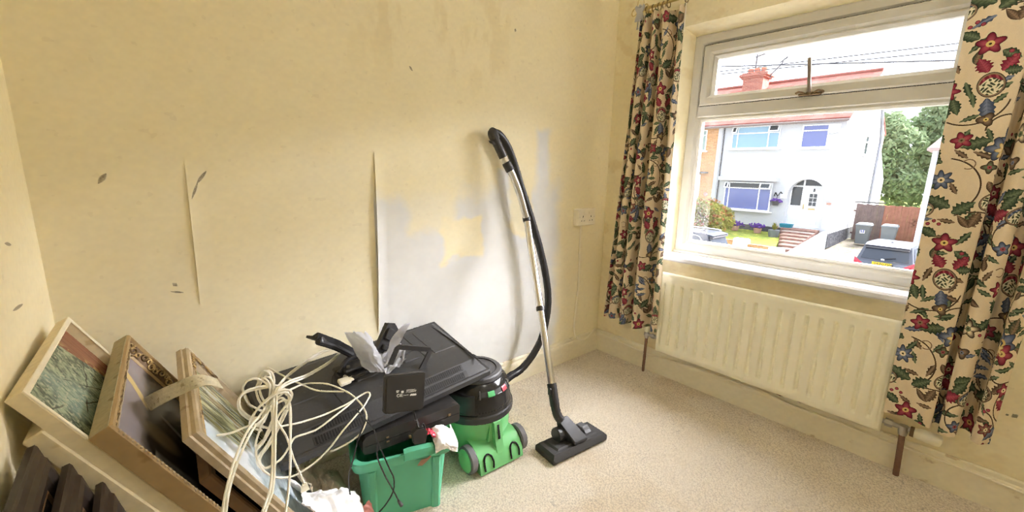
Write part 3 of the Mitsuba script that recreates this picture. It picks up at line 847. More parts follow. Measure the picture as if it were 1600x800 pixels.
mat('m_paint_dark', proc(paint_dark), 0.3)
f2 = thing('picture_frame')
tag(f2, 'gilt frame with carved scrolls around a dark portrait, leaning on the cream frame', 'picture')
obj(f2 + '__frame', mv(moulding(W2, H2, [(0, 0), (0, .034), (.003, .038), (.009, .038), (.012, .030), (.036, .013), (.039, .015), (.043, .010), (.043, 0)]), M2), 'm_gilt_edge')
obj(f2 + '__carved_face', mv(moulding(W2, H2, [(.0115, .0285), (.0118, .0310), (.0360, .0142), (.0362, .0115)]), M2), 'm_gilt_dark')
obj(f2 + '__edge_covering', mv(cbox((.001, H2 - .001, .001), (W2 - .001, H2 + .0015, .033)), M2), 'm_linen_side')
obj(f2 + '__painting', mv(cbox((.040, .040, .002), (W2 - .040, H2 - .040, .009)), M2), 'm_paint_dark')
orn = []


def scroll(cx, cy, R, a0, turns, flip=1, w=None):
    """a carved spiral; w gives the height of the moulding's face under a point"""
    th = np.linspace(0, turns * 2 * math.pi, 16)
    r = R * (1 - th / th[-1] * 0.85)
    x, y = cx + r * np.cos(a0 + flip * th), cy + r * np.sin(a0 + flip * th)
    z = (w(x, y) if w else 0.0315) + 0.001 + 0.005 * (1 - r / R)
    return sweep(np.stack([x, y, z + 0 * x], 1), [circ(0.0034 - 0.0018 * i / 15, 5) for i in range(16)], up=[0, 0, 1.0])


def face(W, H):
    def f(x, y):
        d = np.minimum(np.minimum(x, W - x), np.minimum(y, H - y))
        return np.interp(d, [.012, .036], [.030, .013])
    return f


for L, mk in ((H2, lambda s, q: (W2 - q, s)), (W2, lambda s, q: (s, H2 - q)), (W2, lambda s, q: (s, q))):
    for i, s in enumerate(np.arange(0.03, L - 0.02, 0.034)):
        fl = 1 if i % 2 else -1
        cx, cy = mk(s, 0.025 + 0.003 * fl)
        orn.append(scroll(cx, cy, 0.0125, rng.uniform(0, 6.3), 1.4, fl, face(W2, H2)))
        cx, cy = mk(s + 0.017, 0.025 - 0.004 * fl)
        orn.append(scroll(cx, cy, 0.009, rng.uniform(0, 6.3), 1.2, -fl, face(W2, H2)))
        cx, cy = mk(s + 0.008, 0.016)
        orn.append(trimesh.creation.icosphere(1, 0.0042).apply_translation((cx, cy, 0.029)))
obj(f2 + '__carved_scrolls', mv(cat(orn), M2), 'm_gilt', True)
beads = []
for i in range(90):
    s = i / 90 * (W2 - .02) + .01
    beads.append(trimesh.creation.icosphere(1, 0.0026).apply_translation((s, .0405, 0.014)))
    beads.append(trimesh.creation.icosphere(1, 0.0026).apply_translation((s, H2 - .0405, 0.014)))
for i in range(70):
    s = i / 70 * (H2 - .02) + .01
    beads.append(trimesh.creation.icosphere(1, 0.0030).apply_translation((.003, s, 0.038)))
obj(f2 + '__beading', mv(cat(beads), M2), 'm_gilt_pale', True)
labels[f2 + '__beading'] = {'kind': 'stuff'}
labels[f2 + '__carved_scrolls'] = {'label': 'carved gilt scrollwork along the far and upper sides'}

# brown frame standing between the two gilt ones
Mb, Hb, ob, Vb = lean(-2.258, 0.500, -0.600)
f4 = thing('picture_frame')
tag(f4, 'plain brown wooden frame half hidden between the two gold ones', 'picture')
obj(f4 + '__frame', mv(moulding(0.45, Hb, [(0, 0), (0, .022), (.004, .026), (.018, .026), (.026, .012), (.026, 0)]), Mb), 'm_brown_wood')
obj(f4 + '__panel', mv(cbox((.022, .022, .004), (.428, Hb - .022, .009)), Mb), 'm_dark_wood')

# pale gold stepped frame with a bright landscape
M3, H3, o3, V3 = lean(-2.277, 0.630, -0.632)
W3 = 0.545
lc3 = local(M3)


def paint_land(p, n, uv):
    a, b = lc3(p)
    b = H3 - b
    w = fbm(a * 11, b * 11, 0.0, 4)
    c = mix([0.80, 0.84, 0.88], [0.62, 0.72, 0.80], smoothstep(0.4, 0.7, fbm(a * 7, b * 4, 6.0, 3)))
    e = a - 0.13 - 0.30 * b + 0.09 * (w - 0.5)
    st = fbm(a * 90 - b * 12, b * 14 + a * 10, 3.0, 3)
    tree = mix([0.07, 0.075, 0.035], [0.34, 0.34, 0.18], smoothstep(0.3, 0.7, st))
    tree = mix(tree, [0.20, 0.13, 0.06], smoothstep(0.55, 0.7, fbm(a * 22, b * 22, 5, 3)) * 0.6)
    tree = mix(tree, [0.45, 0.52, 0.50], smoothstep(0.60, 0.66, fbm(a * 120 - b * 8, b * 16, 11.0, 2)) * 0.5)
    c = mix(c, tree, smoothstep(0.0, 0.03, e))
    lake = smoothstep(0.24, 0.26, b + 0.1 * (w - 0.5))
    c = mix(c, mix([0.34, 0.42, 0.46], [0.62, 0.70, 0.74], fbm(a * 40, b * 130, 2.0, 3)), lake * (1 - smoothstep(0.10, 0.2, e)))
    return c


mat('m_paint_land', proc(paint_land), 0.25)
f3 = thing('picture_frame')
tag(f3, 'pale gold stepped frame with a bright landscape, under the white cables', 'picture')
obj(f3 + '__frame', mv(moulding(W3, H3, [(0, 0), (0, .014), (.004, .017), (.004, .026), (.008, .031), (.016, .031), (.020, .024), (.034, .020), (.037, .024), (.042, .022), (.047, .012), (.047, 0)]), M3), 'm_gilt_pale')
obj(f3 + '__painting', mv(cbox((.044, .044, .005), (W3 - .044, H3 - .044, .011)), M3), 'm_paint_land')
orn = []
for i, s in enumerate(np.arange(0.03, 0.14, 0.020)):
    orn.append(scroll(W3 - .026, H3 - s, 0.011, i * 1.3, 1.3, 1 if i % 2 else -1))
    orn.append(scroll(W3 - s, H3 - .026, 0.009, i * 1.7, 1.2, -1 if i % 2 else 1))
obj(f3 + '__carved_corner', mv(cat(orn).apply_translation((0, 0, -.004)), M3), 'm_gilt', True)
beads = [trimesh.creation.icosphere(1, 0.0028).apply_translation(q) for i in range(80) for q in ((i / 80 * (W3 - .09) + .045, .0435, .021), (.0435, i / 80 * (H3 - .09) + .045, .021), (i / 80 * (W3 - .09) + .045, H3 - .0435, .021))]
obj(f3 + '__beading', mv(cat(beads), M3), 'm_gilt', True)
labels[f3 + '__beading'] = {'kind': 'stuff'}

# dark frames stacked on edge under the cream box
for i, (xt, zt, y0, W) in enumerate(((-2.480, 0.715, -1.15, .505), (-2.445, 0.662, -1.12, .475), (-2.409, 0.605, -1.08, .435))):
    Md, Hd, od, Vd = lean(xt, zt, y0, 77, 0)
    k = thing('dark_frame')
    tag(k, ['dark brown moulded wooden frame nearest the left wall at the bottom left', 'dark brown moulded wooden frame, middle of the three at the bottom left', 'dark brown wooden frame with a pale inner edge, rightmost of three at bottom left'][i], 'picture frame')
    obj(k + '__frame', mv(moulding(W, Hd, [(0, 0), (0, .010), (.004, .013), (.016, .014), (.022, .020), (.034, .021), (.042, .015), (.060, .010), (.060, 0)]), Md), 'm_dark_wood')
    obj(k + '__panel', mv(cbox((.055, .055, .002), (W - .055, Hd - .055, .006)), Md), 'm_black_matt')
    obj(k + '__inner_edge', mv(moulding(W, Hd, [(.0595, .004), (.0595, .0105), (.063, .0105), (.063, .004)]), Md), 'm_brown_wood' if i < 2 else 'm_gilt_pale')

# strip of cream webbing over the corner of the gold frame
R = spline([(-2.330,-0.342,0.600),(-2.304,-0.391,0.630),(-2.271,-0.419,0.655),(-2.244,-0.441,0.672),(-2.218,-0.449,0.672),(-2.187,-0.454,0.655)], 8)
wd = np.array([0.25, -0.80, -0.55]); wd /= np.linalg.norm(wd)
s = np.linspace(0, 1, len(R))
Pw = np.stack([R + wd * w * (0.021 - 0.004 * s[:, None]) + np.array([0, 0, .002]) * np.sin(s * 9)[:, None] for w in (-1, -.5, 0, .5, 1)], 1)
k = obj('webbing_strip', slab(Pw, 0.0025), 'm_burlap', True)
tag(k, 'frayed strip of cream webbing draped over the pale gold frame', 'fabric strip')

# ------------------------------------------------------------------ television lying on its face
TC, E1, E2, E3 = (np.array(v, float) for v in ((-1.688, -0.238, 0.431), (0.998, 0.030, 0.056), (-0.041, 0.976, 0.214), (-0.048, -0.216, 0.975)))
E1 /= np.linalg.norm(E1); E2 -= E1 * (E1 @ E2); E2 /= np.linalg.norm(E2); E3 = np.cross(E1, E2)
MT = basis(TC, E1, E2, E3)
tv = thing('television')
tag(tv, 'black flat television lying face down across the crate and the vacuum cleaner', 'television')
obj('television__screen_frame', mv(cbox((-.392, -.212, -.034), (.392, .212, 0), .006), MT), 'm_tv')
bulge = hull([(x, y, z) for x, y, z in [(-.375, -.200, 0), (.375, -.200, 0), (.375, .195, 0), (-.375, .195, 0), (-.345, -.150, .034), (.345, -.150, .034), (.345, .165, .020), (-.345, .165, .020), (-.345, -.060, .034), (.345, -.060, .034)]])
plate = lambda x0, x1, y0, y1, z, c=.003: cbox((x0, y0, z - .006), (x1, y1, z), c)
obj('television__back_shell', mv(bulge, MT), 'm_tv')
SL = math.degrees(math.atan2(0.014, 0.225))
MS = MT @ trimesh.transformations.translation_matrix((0, -.060, .034)) @ rot([1, 0, 0], -3.6)
for rb in ([plate(.10, .17, .03, .20, .0035), plate(.185, .20, -.0, .205, .003), plate(.23, .33, .02, .205, .0022), plate(-.33, -.12, .03, .2, .0025), tube([(.335, .205, 0), (.34, .1, .002), (.345, -.05, .002), (.35, -.12, -.004)], .003, 6)]):
    obj('television__rib', mv(rb, MS), 'm_tv')
# vents on the sloping lower side
nv = np.array([0, -.034, 0.050]); nv = np.array([0, -.5623, .8269])
MV = MT @ basis((0, -.175, .017), (1, 0, 0), (0, .8269, .5623), (0, -.5623, .8269))
for x0, x1 in ((-.295, -.110), (.070, .285)):
    obj('television__vent_panel', mv(cat([cbox((x0, -.030, -.002), (x1, -.002, .002), .0012), cbox((x0 + .01, .002, -.002), (x1 - .008, .028, .002), .0012)]), MV), 'm_black_matt')
    sl = [cbox((x, y0, .0015), (x + .0050, y1, .0028)) for x in np.arange(x0 + .006, x1 - .014, .0085) for y0, y1 in ((-.027, -.005), (.005, .025))]
    k = obj('television__vent_slots', mv(cat(sl), MV), 'm_slot')
    labels[k] = {'kind': 'stuff'}
obj('television__socket_bay', mv(cat([cbox((-.09, -.035, .030), (.06, .035, .037), .003), cbox((-.085, -.028, .037), (-.055, .0, .041), .002), cbox((-.045, -.026, .037), (-.015, .004, .041), .002), cbox((-.005, -.022, .037), (.05, .02, .040), .002)]), MT), 'm_dark_grey')
obj('television__socket_holes', mv(cat([cbox((-.080, -.024, .041), (-.060, -.006, .0415)), cbox((-.040, -.022, .041), (-.020, -.002, .0415)), lathe([(0, .040), (.006, .040), (.006, .0412), (0, .0412)], 12, (.01, .0, 0)), lathe([(0, .040), (.006, .040), (.006, .0412), (0, .0412)], 12, (.035, .0, 0))]), MT), 'm_slot')

# black plastic stand lying folded on the television
sd = thing('television_stand')
tag(sd, 'black plastic television stand with two arms lying on the television', 'television stand')
obj('television_stand__arm', cat([sweep(np.array([(-1.903, -.235, .642), (-1.83, -.20, .585), (-1.755, -.17, .515)]), np.array([(-.024, -.011), (.024, -.011), (.024, -.003), (-.015, -.003), (-.015, .015), (-.024, .015)])),
                                  tube([(-1.895, -.262, .628), (-1.83, -.225, .578), (-1.765, -.20, .520)], .011, 8), lathe([(0, 0), (.012, 0), (.013, .016), (.008, .018), (0, .018)], 14).apply_transform(basis((-1.888, -.25, .622), (.6, .5, -.3), (0, .5, .85), (.8, -.5, .3)))]), 'm_black', 30)
arm2 = extr([(-.055, -.05), (.05, -.055), (.062, -.02), (.04, .035), (-.02, .07), (-.05, .06)], .022)
MA = basis((-1.62, -.20, .535), (.80, .10, -.59), (.55, .25, .80), (.23, -.96, .15))
obj('television_stand__bracket', mv(cat([arm2, cbox((-.04, -.04, .022), (.035, -.02, .034), .003), cbox((-.045, .0, .022), (-.015, .045, .032), .003)]), MA), 'm_black', 30)
obj('television_stand__base', mv(cat([cbox((-.14, -.02, .036), (.03, .07, .048), .005), cbox((-.12, .0, .048), (-.02, .05, .066), .005), tube([(-.135, .02, .055), (-.09, .05, .075), (-.03, .055, .070)], .009, 8), tube([(-.13, -.02, .05), (-.10, -.035, .058), (-.06, -.03, .06)], .008, 8)]), MT), 'm_black', 30)
obj('television_stand__screw', mv(cat([lathe([(0, .066), (.006, .066), (.006, .072), (0, .072)], 12, (-.10, .02, 0)), lathe([(0, .055), (.006, .055), (.006, .066), (0, .066)], 12, (-.128, -.018, 0))]), MT), 'm_steel', 30)
# clear wire loop frame
wf = thing('plastic_hoop')
tag(wf, 'thin black rectangular hoop standing on the television behind the router', 'plastic part')
obj('plastic_hoop__rim', sweep(np.array([(-1.668, -.315, .498), (-1.640, -.315, .553), (-1.632, -.315, .556), (-1.505, -.315, .511), (-1.503, -.315, .503), (-1.580, -.34, .418)]), np.array([(-.0035, -.009), (.0035, -.009), (.0035, .009), (-.0035, .009)])), 'm_black')


def crumple(nu, nv_, f, t, amp, seed, freq=22):
    """sheet from f(u, v) with creases"""
    u, v = np.meshgrid(np.linspace(0, 1, nu), np.linspace(0, 1, nv_), indexing='ij')
    P = f(u, v)
    q = np.stack([u * 1.0, v * 1.0, u * 0 + seed], -1) * np.array([freq * .3, freq * .3, 1.0])
    r = abs(meshkit.fbm(q, 4, seed) - 0.5) * 2
    m = grid(P)
    P = P + (m.vertex_normals.reshape(P.shape)) * ((r - 0.4) * amp)[..., None]
    q2 = q + 31.7
    P[..., 0] += (meshkit.noise(q2, seed) - .5) * amp
    P[..., 2] += (meshkit.noise(q2 + 9, seed) - .5) * amp
    return slab(P, t)


def fbag(u, v):
    a = np.array([-1.792, -.215, .615]); b = np.array([-1.715, -.225, .605]); c = np.array([-1.672, -.30, .470]); d = np.array([-1.750, -.315, .490])
    P = (1 - v)[..., None] * ((1 - u)[..., None] * a + u[..., None] * b) + v[..., None] * ((1 - u)[..., None] * d + u[..., None] * c)
    bulg = np.sin(np.pi * u) * np.sin(np.pi * np.clip(v * .9 + .1, 0, 1))
    return P + bulg[..., None] * np.array([-.01, -.055, .03])


k = obj('plastic_bag', crumple(40, 50, fbag, .0008, .013, 3), 'm_film', True)
tag(k, 'milky crumpled plastic bag caught on the black stand', 'plastic bag')
kk = obj('plastic_wrapping', cat([slab(np.stack([spline([(-1.60, -.28, .62), (-1.635, -.25, .56), (-1.66, -.27, .49)], 8), spline([(-1.565, -.28, .625), (-1.605, -.27, .55), (-1.655, -.30, .485)], 8)], 1), .0008),
                                  crumple(24, 24, lambda u, v: np.array([-1.70, -.33, .475]) + u[..., None] * np.array([.10, .02, .02]) + v[..., None] * np.array([.02, .10, .055]), .0008, .03, 8)]), 'm_film', True)
tag(kk, 'clear plastic wrapping twisted between the stand and the hoop', 'plastic wrapping')

# router hanging against the edge of the television
rt = thing('router')
tag(rt, 'black plastic router box with a small white label, upright against the television', 'router')
rx = np.array([.955, -.22, -.12]); rx /= np.linalg.norm(rx)
rz0 = np.array([.10, .20, .97]); rz0 -= rx * (rz0 @ rx); rz0 /= np.linalg.norm(rz0)
ry = np.cross(rz0, rx)
MR = basis((-1.728, -.535, .515), rx * 1.12, rz0 * .84, np.cross(rx, rz0))
body = cat([extr([(-.052, -.074), (.046, -.074), (.052, -.069), (.055, .058), (.050, .063), (-.052, .063), (-.057, .058), (-.057, -.069)], .024), extr([(-.047, -.069), (.042, -.069), (.047, -.064), (.050, .053), (.045, .058), (-.047, .058), (-.052, .053), (-.052, -.064)], .003).apply_translation((0, 0, .024))])
obj('router__case', mv(body, MR), 'm_black_matt')
obj('router__foot', mv(cat([cbox((-.045, -.079, .002), (-.02, -.073, .016), .002), cbox((.02, -.079, .002), (.043, -.073, .016), .002)]), MR), 'm_black')
lb = [text('CE', .010, .0006, basis((-.026, -.017, .0272), (1, 0, 0), (0, 1, 0), (0, 0, 1)))]
for y, x0, x1 in ((.004, .002, .026), (-.000, .002, .030), (-.004, .0, .028), (-.014, -.006, .008)):
    lb.append(cbox((x0, y, .027), (x1, y + .0016, .0276)))
lb += [cbox((-.026, .004, .027), (-.018, .007, .0276)), cbox((-.026, -.001, .027), (-.020, .002, .0276)), cbox((-.013, -.004, .027), (-.006, .004, .0276)), cbox((.012, -.018, .027), (.030, -.011, .0276))]
obj('router__label', mv(cat(lb), MR), 'm_label')
labels['router__label'] = {'label': 'small white print with a CE mark'}
k = thing('plug_adapter')
tag(k, 'black mains plug hanging on its lead in front of the crate rim', 'plug')
MP = basis((-1.704, -.577, .370), rx, rz0, np.cross(rx, rz0))
obj('plug_adapter__body', mv(cat([hull([(x * s1, y, z) for x, y, s1 in ((-.022, -.022, .8), (.022, -.022, .8), (-.024, .012, 1), (.024, .012, 1), (-.012, .022, 1), (.012, .022, 1)) for z in (0, .026)]), cbox((-.012, .018, .008), (.012, .030, .020), .003)]), MP), 'm_black_matt')
for x in (-.023, .021):
    obj('plug_adapter__pin', mv(cbox((x - .003, -.01, -.012), (x + .003, -.004, .002)), MP), 'm_brass')
obj('plug_adapter__lead', tube([(-1.713,-0.570,0.453),(-1.709,-0.577,0.422),(-1.704,-0.585,0.397)][:2] + [(-1.707,-0.590,0.400),(-1.690,-0.588,0.406),(-1.683,-0.587,0.370),(-1.692,-0.585,0.350)], .0028, 8), 'm_black', True)
obj('plug_adapter__strain_relief', cat([torus(np.array((-1.709, -.577, .422)) * (1 - t) + np.array((-1.704, -.585, .397)) * t, .0045, .0014, 'z', 10, 5) for t in np.linspace(0, 1, 5)]), 'm_dark_grey', True)

# ------------------------------------------------------------------ white cable bundle and black leads
cb = thing('cable_bundle')
tag(cb, 'tangled bundle of white cable looping over the television and the gold frame', 'cable')
for P in ([(-2.096,-0.470,0.547),(-2.081,-0.470,0.573),(-2.069,-0.470,0.599),(-1.985,-0.182,0.490),(-1.923,-0.141,0.502),(-1.846,-0.105,0.514),(-1.794,-0.104,0.517),(-1.782,-0.129,0.512),(-1.834,-0.172,0.500),(-1.921,-0.205,0.488),(-2.053,-0.470,0.605),(-2.093,-0.470,0.555)], [(-2.007,-0.032,0.481),(-1.987,-0.150,0.492),(-1.948,-0.226,0.477),(-1.914,-0.282,0.466),(-1.865,-0.319,0.461),(-1.844,-0.332,0.459)], [(-2.078,-0.460,0.563),(-2.053,-0.460,0.581),(-2.031,-0.460,0.587),(-1.947,-0.238,0.480),(-1.912,-0.251,0.479),(-1.874,-0.282,0.474),(-1.839,-0.343,0.462),(-1.826,-0.386,0.453),(-1.821,-0.429,0.444),(-1.825,-0.469,0.435),(-1.838,-0.500,0.433),(-1.849,-0.494,0.400),(-1.863,-0.488,0.383),(-1.889,-0.482,0.369),(-1.919,-0.476,0.359),(-1.941,-0.470,0.356)], [(-2.211,-0.520,0.555),(-2.180,-0.512,0.545),(-2.151,-0.503,0.543),(-2.124,-0.495,0.537),(-2.095,-0.487,0.509),(-2.048,-0.478,0.494),(-2.013,-0.470,0.484),(-1.938,-0.411,0.447),(-1.889,-0.407,0.450),(-1.855,-0.402,0.453),(-1.810,-0.389,0.458),(-1.785,-0.387,0.460),(-1.783,-0.402,0.457),(-1.799,-0.420,0.452),(-1.823,-0.442,0.446),(-1.866,-0.471,0.437),(-1.914,-0.500,0.424),(-1.947,-0.507,0.398),(-1.990,-0.513,0.374),(-2.025,-0.520,0.367),(-2.059,-0.527,0.368),(-2.097,-0.533,0.388),(-2.125,-0.540,0.426),(-2.137,-0.547,0.466),(-2.138,-0.553,0.503),(-2.124,-0.560,0.525)], [(-2.102,-0.520,0.419),(-2.077,-0.512,0.424),(-2.055,-0.505,0.445),(-2.039,-0.498,0.461),(-2.004,-0.490,0.456),(-1.965,-0.449,0.432),(-1.913,-0.429,0.439),(-1.856,-0.404,0.447),(-1.827,-0.388,0.452)], [(-2.087,-0.470,0.575),(-2.119,-0.520,0.571),(-2.146,-0.570,0.579),(-2.170,-0.625,0.585),(-2.197,-0.680,0.574),(-2.216,-0.740,0.572),(-2.230,-0.800,0.579),(-2.240,-0.860,0.591)], [(-2.079,-0.474,0.567),(-2.112,-0.524,0.564),(-2.140,-0.574,0.575),(-2.165,-0.629,0.579),(-2.192,-0.684,0.570),(-2.212,-0.744,0.571),(-2.226,-0.804,0.579),(-2.236,-0.864,0.592)], [(-2.072,-0.470,0.604),(-2.088,-0.530,0.582),(-2.105,-0.585,0.544),(-2.124,-0.655,0.507),(-2.143,-0.720,0.501),(-2.164,-0.770,0.503),(-2.176,-0.800,0.509)], [(-2.067,-0.474,0.598),(-2.083,-0.534,0.582),(-2.100,-0.589,0.544),(-2.120,-0.659,0.507),(-2.139,-0.724,0.498),(-2.161,-0.774,0.500),(-2.172,-0.804,0.507)], [(-2.039,-0.470,0.583),(-2.049,-0.520,0.554),(-2.065,-0.570,0.501),(-2.081,-0.625,0.467),(-2.101,-0.680,0.441),(-2.119,-0.720,0.418)], [(-2.088,-0.470,0.562),(-2.075,-0.510,0.522),(-2.066,-0.540,0.496),(-2.059,-0.560,0.443),(-2.051,-0.580,0.406),(-2.047,-0.600,0.385)], [(-2.090,-0.430,0.525),(-2.113,-0.433,0.549),(-2.129,-0.436,0.571),(-2.137,-0.439,0.604),(-2.137,-0.442,0.625),(-2.124,-0.445,0.641),(-2.107,-0.448,0.640),(-2.091,-0.451,0.628),(-2.080,-0.454,0.611),(-2.077,-0.457,0.585),(-2.087,-0.460,0.548)], [(-2.036,-0.440,0.563),(-2.050,-0.443,0.587),(-2.075,-0.447,0.604),(-2.107,-0.450,0.611),(-2.135,-0.453,0.612),(-2.151,-0.457,0.602),(-2.155,-0.460,0.581),(-2.149,-0.463,0.560),(-2.132,-0.467,0.539),(-2.113,-0.470,0.534)], [(-2.094,-0.420,0.609),(-2.088,-0.426,0.636),(-2.079,-0.431,0.647),(-2.068,-0.437,0.640),(-2.065,-0.443,0.620),(-2.071,-0.449,0.594),(-2.080,-0.454,0.558),(-2.102,-0.460,0.515)], [(-2.093,-0.430,0.544),(-2.104,-0.435,0.571),(-2.109,-0.440,0.604),(-2.103,-0.445,0.626),(-2.091,-0.450,0.636),(-2.081,-0.455,0.625),(-2.080,-0.460,0.598),(-2.096,-0.465,0.554),(-2.114,-0.470,0.518)], [(-2.109,-0.500,0.523),(-2.131,-0.500,0.542),(-2.130,-0.500,0.565),(-2.106,-0.500,0.593),(-2.069,-0.500,0.612),(-2.047,-0.500,0.610),(-2.036,-0.500,0.595),(-2.042,-0.500,0.576),(-2.054,-0.500,0.565),(-2.069,-0.500,0.549),(-2.085,-0.500,0.525),(-2.112,-0.500,0.483)], [(-2.086,-0.490,0.520),(-2.085,-0.490,0.552),(-2.075,-0.490,0.580),(-2.059,-0.490,0.586),(-2.050,-0.490,0.567),(-2.050,-0.490,0.544),(-2.061,-0.490,0.525),(-2.077,-0.490,0.515),(-2.092,-0.490,0.526)], [(-2.092,-0.500,0.509),(-2.086,-0.500,0.550),(-2.080,-0.500,0.572),(-2.067,-0.500,0.582),(-2.051,-0.500,0.580),(-2.043,-0.500,0.561),(-2.045,-0.500,0.512),(-2.052,-0.500,0.437)], [(-2.078,-0.510,0.568),(-2.099,-0.510,0.524),(-2.120,-0.510,0.485),(-2.131,-0.510,0.477),(-2.131,-0.510,0.497),(-2.112,-0.510,0.545),(-2.088,-0.510,0.583)], [(-2.056,-0.500,0.555),(-2.080,-0.500,0.511),(-2.107,-0.500,0.470),(-2.127,-0.500,0.448),(-2.132,-0.500,0.428),(-2.121,-0.500,0.407),(-2.100,-0.500,0.405)]):
    obj('cable_bundle__strand', tube(P, .0029, 8, 7), 'm_cable', True)
for P, d in (([(-2.096,-0.470,0.547),(-2.081,-0.470,0.573),(-2.069,-0.470,0.599),(-1.985,-0.182,0.490),(-1.923,-0.141,0.502),(-1.846,-0.105,0.514),(-1.794,-0.104,0.517),(-1.782,-0.129,0.512),(-1.834,-0.172,0.500),(-1.921,-0.205,0.488),(-2.053,-0.470,0.605),(-2.093,-0.470,0.555)], (.004, .002, .007)), ([(-2.036,-0.440,0.563),(-2.050,-0.443,0.587),(-2.075,-0.447,0.604),(-2.107,-0.450,0.611),(-2.135,-0.453,0.612),(-2.151,-0.457,0.602),(-2.155,-0.460,0.581),(-2.149,-0.463,0.560),(-2.132,-0.467,0.539),(-2.113,-0.470,0.534)], (.003, -.004, .007)), ([(-2.109,-0.500,0.523),(-2.131,-0.500,0.542),(-2.130,-0.500,0.565),(-2.106,-0.500,0.593),(-2.069,-0.500,0.612),(-2.047,-0.500,0.610),(-2.036,-0.500,0.595),(-2.042,-0.500,0.576),(-2.054,-0.500,0.565),(-2.069,-0.500,0.549),(-2.085,-0.500,0.525),(-2.112,-0.500,0.483)], (-.006, -.004, -.004)), ([(-2.093,-0.430,0.544),(-2.104,-0.435,0.571),(-2.109,-0.440,0.604),(-2.103,-0.445,0.626),(-2.091,-0.450,0.636),(-2.081,-0.455,0.625),(-2.080,-0.460,0.598),(-2.096,-0.465,0.554),(-2.114,-0.470,0.518)], (.008, .0, .003)), ([(-2.056,-0.500,0.555),(-2.080,-0.500,0.511),(-2.107,-0.500,0.470),(-2.127,-0.500,0.448),(-2.132,-0.500,0.428),(-2.121,-0.500,0.407),(-2.100,-0.500,0.405)], (.006, .0, -.002)), ([(-2.094,-0.420,0.609),(-2.088,-0.426,0.636),(-2.079,-0.431,0.647),(-2.068,-0.437,0.640),(-2.065,-0.443,0.620),(-2.071,-0.449,0.594),(-2.080,-0.454,0.558),(-2.102,-0.460,0.515)], (-.007, .0, .002))):
    obj('cable_bundle__strand', tube(np.array(P) + np.array(d), .0029, 8, 7), 'm_cable', True)
obj('cable_bundle__connector', mv(cat([cbox((-.156, -.052, .052), (-.118, -.020, .066), .003), cbox((-.118, -.046, .055), (-.106, -.026, .063), .002)]), MT), 'm_cable')
obj('cable_bundle__end_plug', hull([np.array((-2.043, -.580, .372)) + np.array(q) for q in ((-.006, 0, 0), (.006, 0, 0), (-.012, -.004, -.016), (.010, -.004, -.018), (-.006, -.006, 0), (.006, -.006, 0), (-.012, -.012, -.016), (.010, -.012, -.018))]), 'm_cable')
k = thing('black_lead')
tag(k, 'long thin black lead looping down the front of the teal crate', 'cable')
obj('black_lead__wire', tube([(-1.839,-0.423,0.434),(-1.870,-0.580,0.489),(-1.845,-0.575,0.443),(-1.833,-0.570,0.396),(-1.813,-0.565,0.332),(-1.796,-0.560,0.280),(-1.780,-0.555,0.232),(-1.782,-0.550,0.183),(-1.802,-0.545,0.148),(-1.831,-0.540,0.121)], .0022, 7), 'm_black', True)
k = thing('black_lead')
tag(k, 'black lead with a small round plug hanging on the front of the teal crate', 'cable')
obj(k + '__wire', tube([(-1.837,-0.575,0.393),(-1.835,-0.568,0.340),(-1.814,-0.561,0.271),(-1.797,-0.554,0.226),(-1.776,-0.547,0.173),(-1.758,-0.540,0.124)], .0022, 7), 'm_black', True)
e_ = np.array([(-1.837,-0.575,0.393),(-1.835,-0.568,0.340),(-1.814,-0.561,0.271),(-1.797,-0.554,0.226),(-1.776,-0.547,0.173),(-1.758,-0.540,0.124)][-1])
obj(k + '__plug', cone(e_ + (-.002, 0, .004), e_ + (.008, -.001, -.018), .0045, .0062, 12), 'm_dark_grey', 30)
k = thing('black_lead')
tag(k, 'black lead hanging down left of the teal crate', 'cable')
obj(k + '__wire', tube([(-1.866,-0.570,0.482),(-1.884,-0.556,0.424),(-1.898,-0.542,0.353),(-1.908,-0.528,0.300),(-1.906,-0.514,0.250),(-1.898,-0.500,0.177)], .0022, 7), 'm_black', True)
k = thing('black_lead')
tag(k, 'short black leads coiled on top of the television', 'cable')
obj(k + '__wire', tube([(-1.858,-0.411,0.436),(-1.869,-0.302,0.459),(-1.827,-0.213,0.481),(-1.741,-0.201,0.488),(-1.653,-0.230,0.486)], .0025, 7), 'm_black', True)
obj(k + '__wire', tube([(-1.689,-0.308,0.487),(-1.566,-0.270,0.502),(-1.514,-0.276,0.503)], .0025, 7), 'm_black', True)

# ------------------------------------------------------------------ teal crate with its contents
CA = math.radians(-17.5)
cx_, cy_ = np.array([math.cos(CA), math.sin(CA), 0]), np.array([-math.sin(CA), math.cos(CA), 0])
MC = basis(np.array([-1.705, -.475, 0]) , cx_, cy_, (0, 0, 1))


def rrect(x0, x1, y0, y1, r, k=6):
    P = []
    for cx, cy, a in ((x1 - r, y1 - r, 0), (x0 + r, y1 - r, 90), (x0 + r, y0 + r, 180), (x1 - r, y0 + r, 270)):
        for t in np.linspace(0, 90, k):
            P.append((cx + r * math.cos(math.radians(a + t)), cy + r * math.sin(math.radians(a + t))))
    return np.array(P)


def loft(secs):
    k = len(secs[0]); V = np.vstack(secs); F = []
    for i in range(len(secs) - 1):
        for j in range(k):
            a, b = i * k + j, i * k + (j + 1) % k
            F += [[a, b, b + k], [a, b + k, a + k]]
    return trimesh.Trimesh(V, F, process=False)


CH = 0.268


def csec(z, o, r=.035):
    q = z / CH
    p = rrect(-.132 - .020 * q - o, .132 + .020 * q + o, -.0 - .028 * q - o, .275 + .03 * q + o, r)
    # two shallow flutes near the front corners
    x, y = p[:, 0], p[:, 1]
    return np.column_stack([p, np.full(len(p), z)])


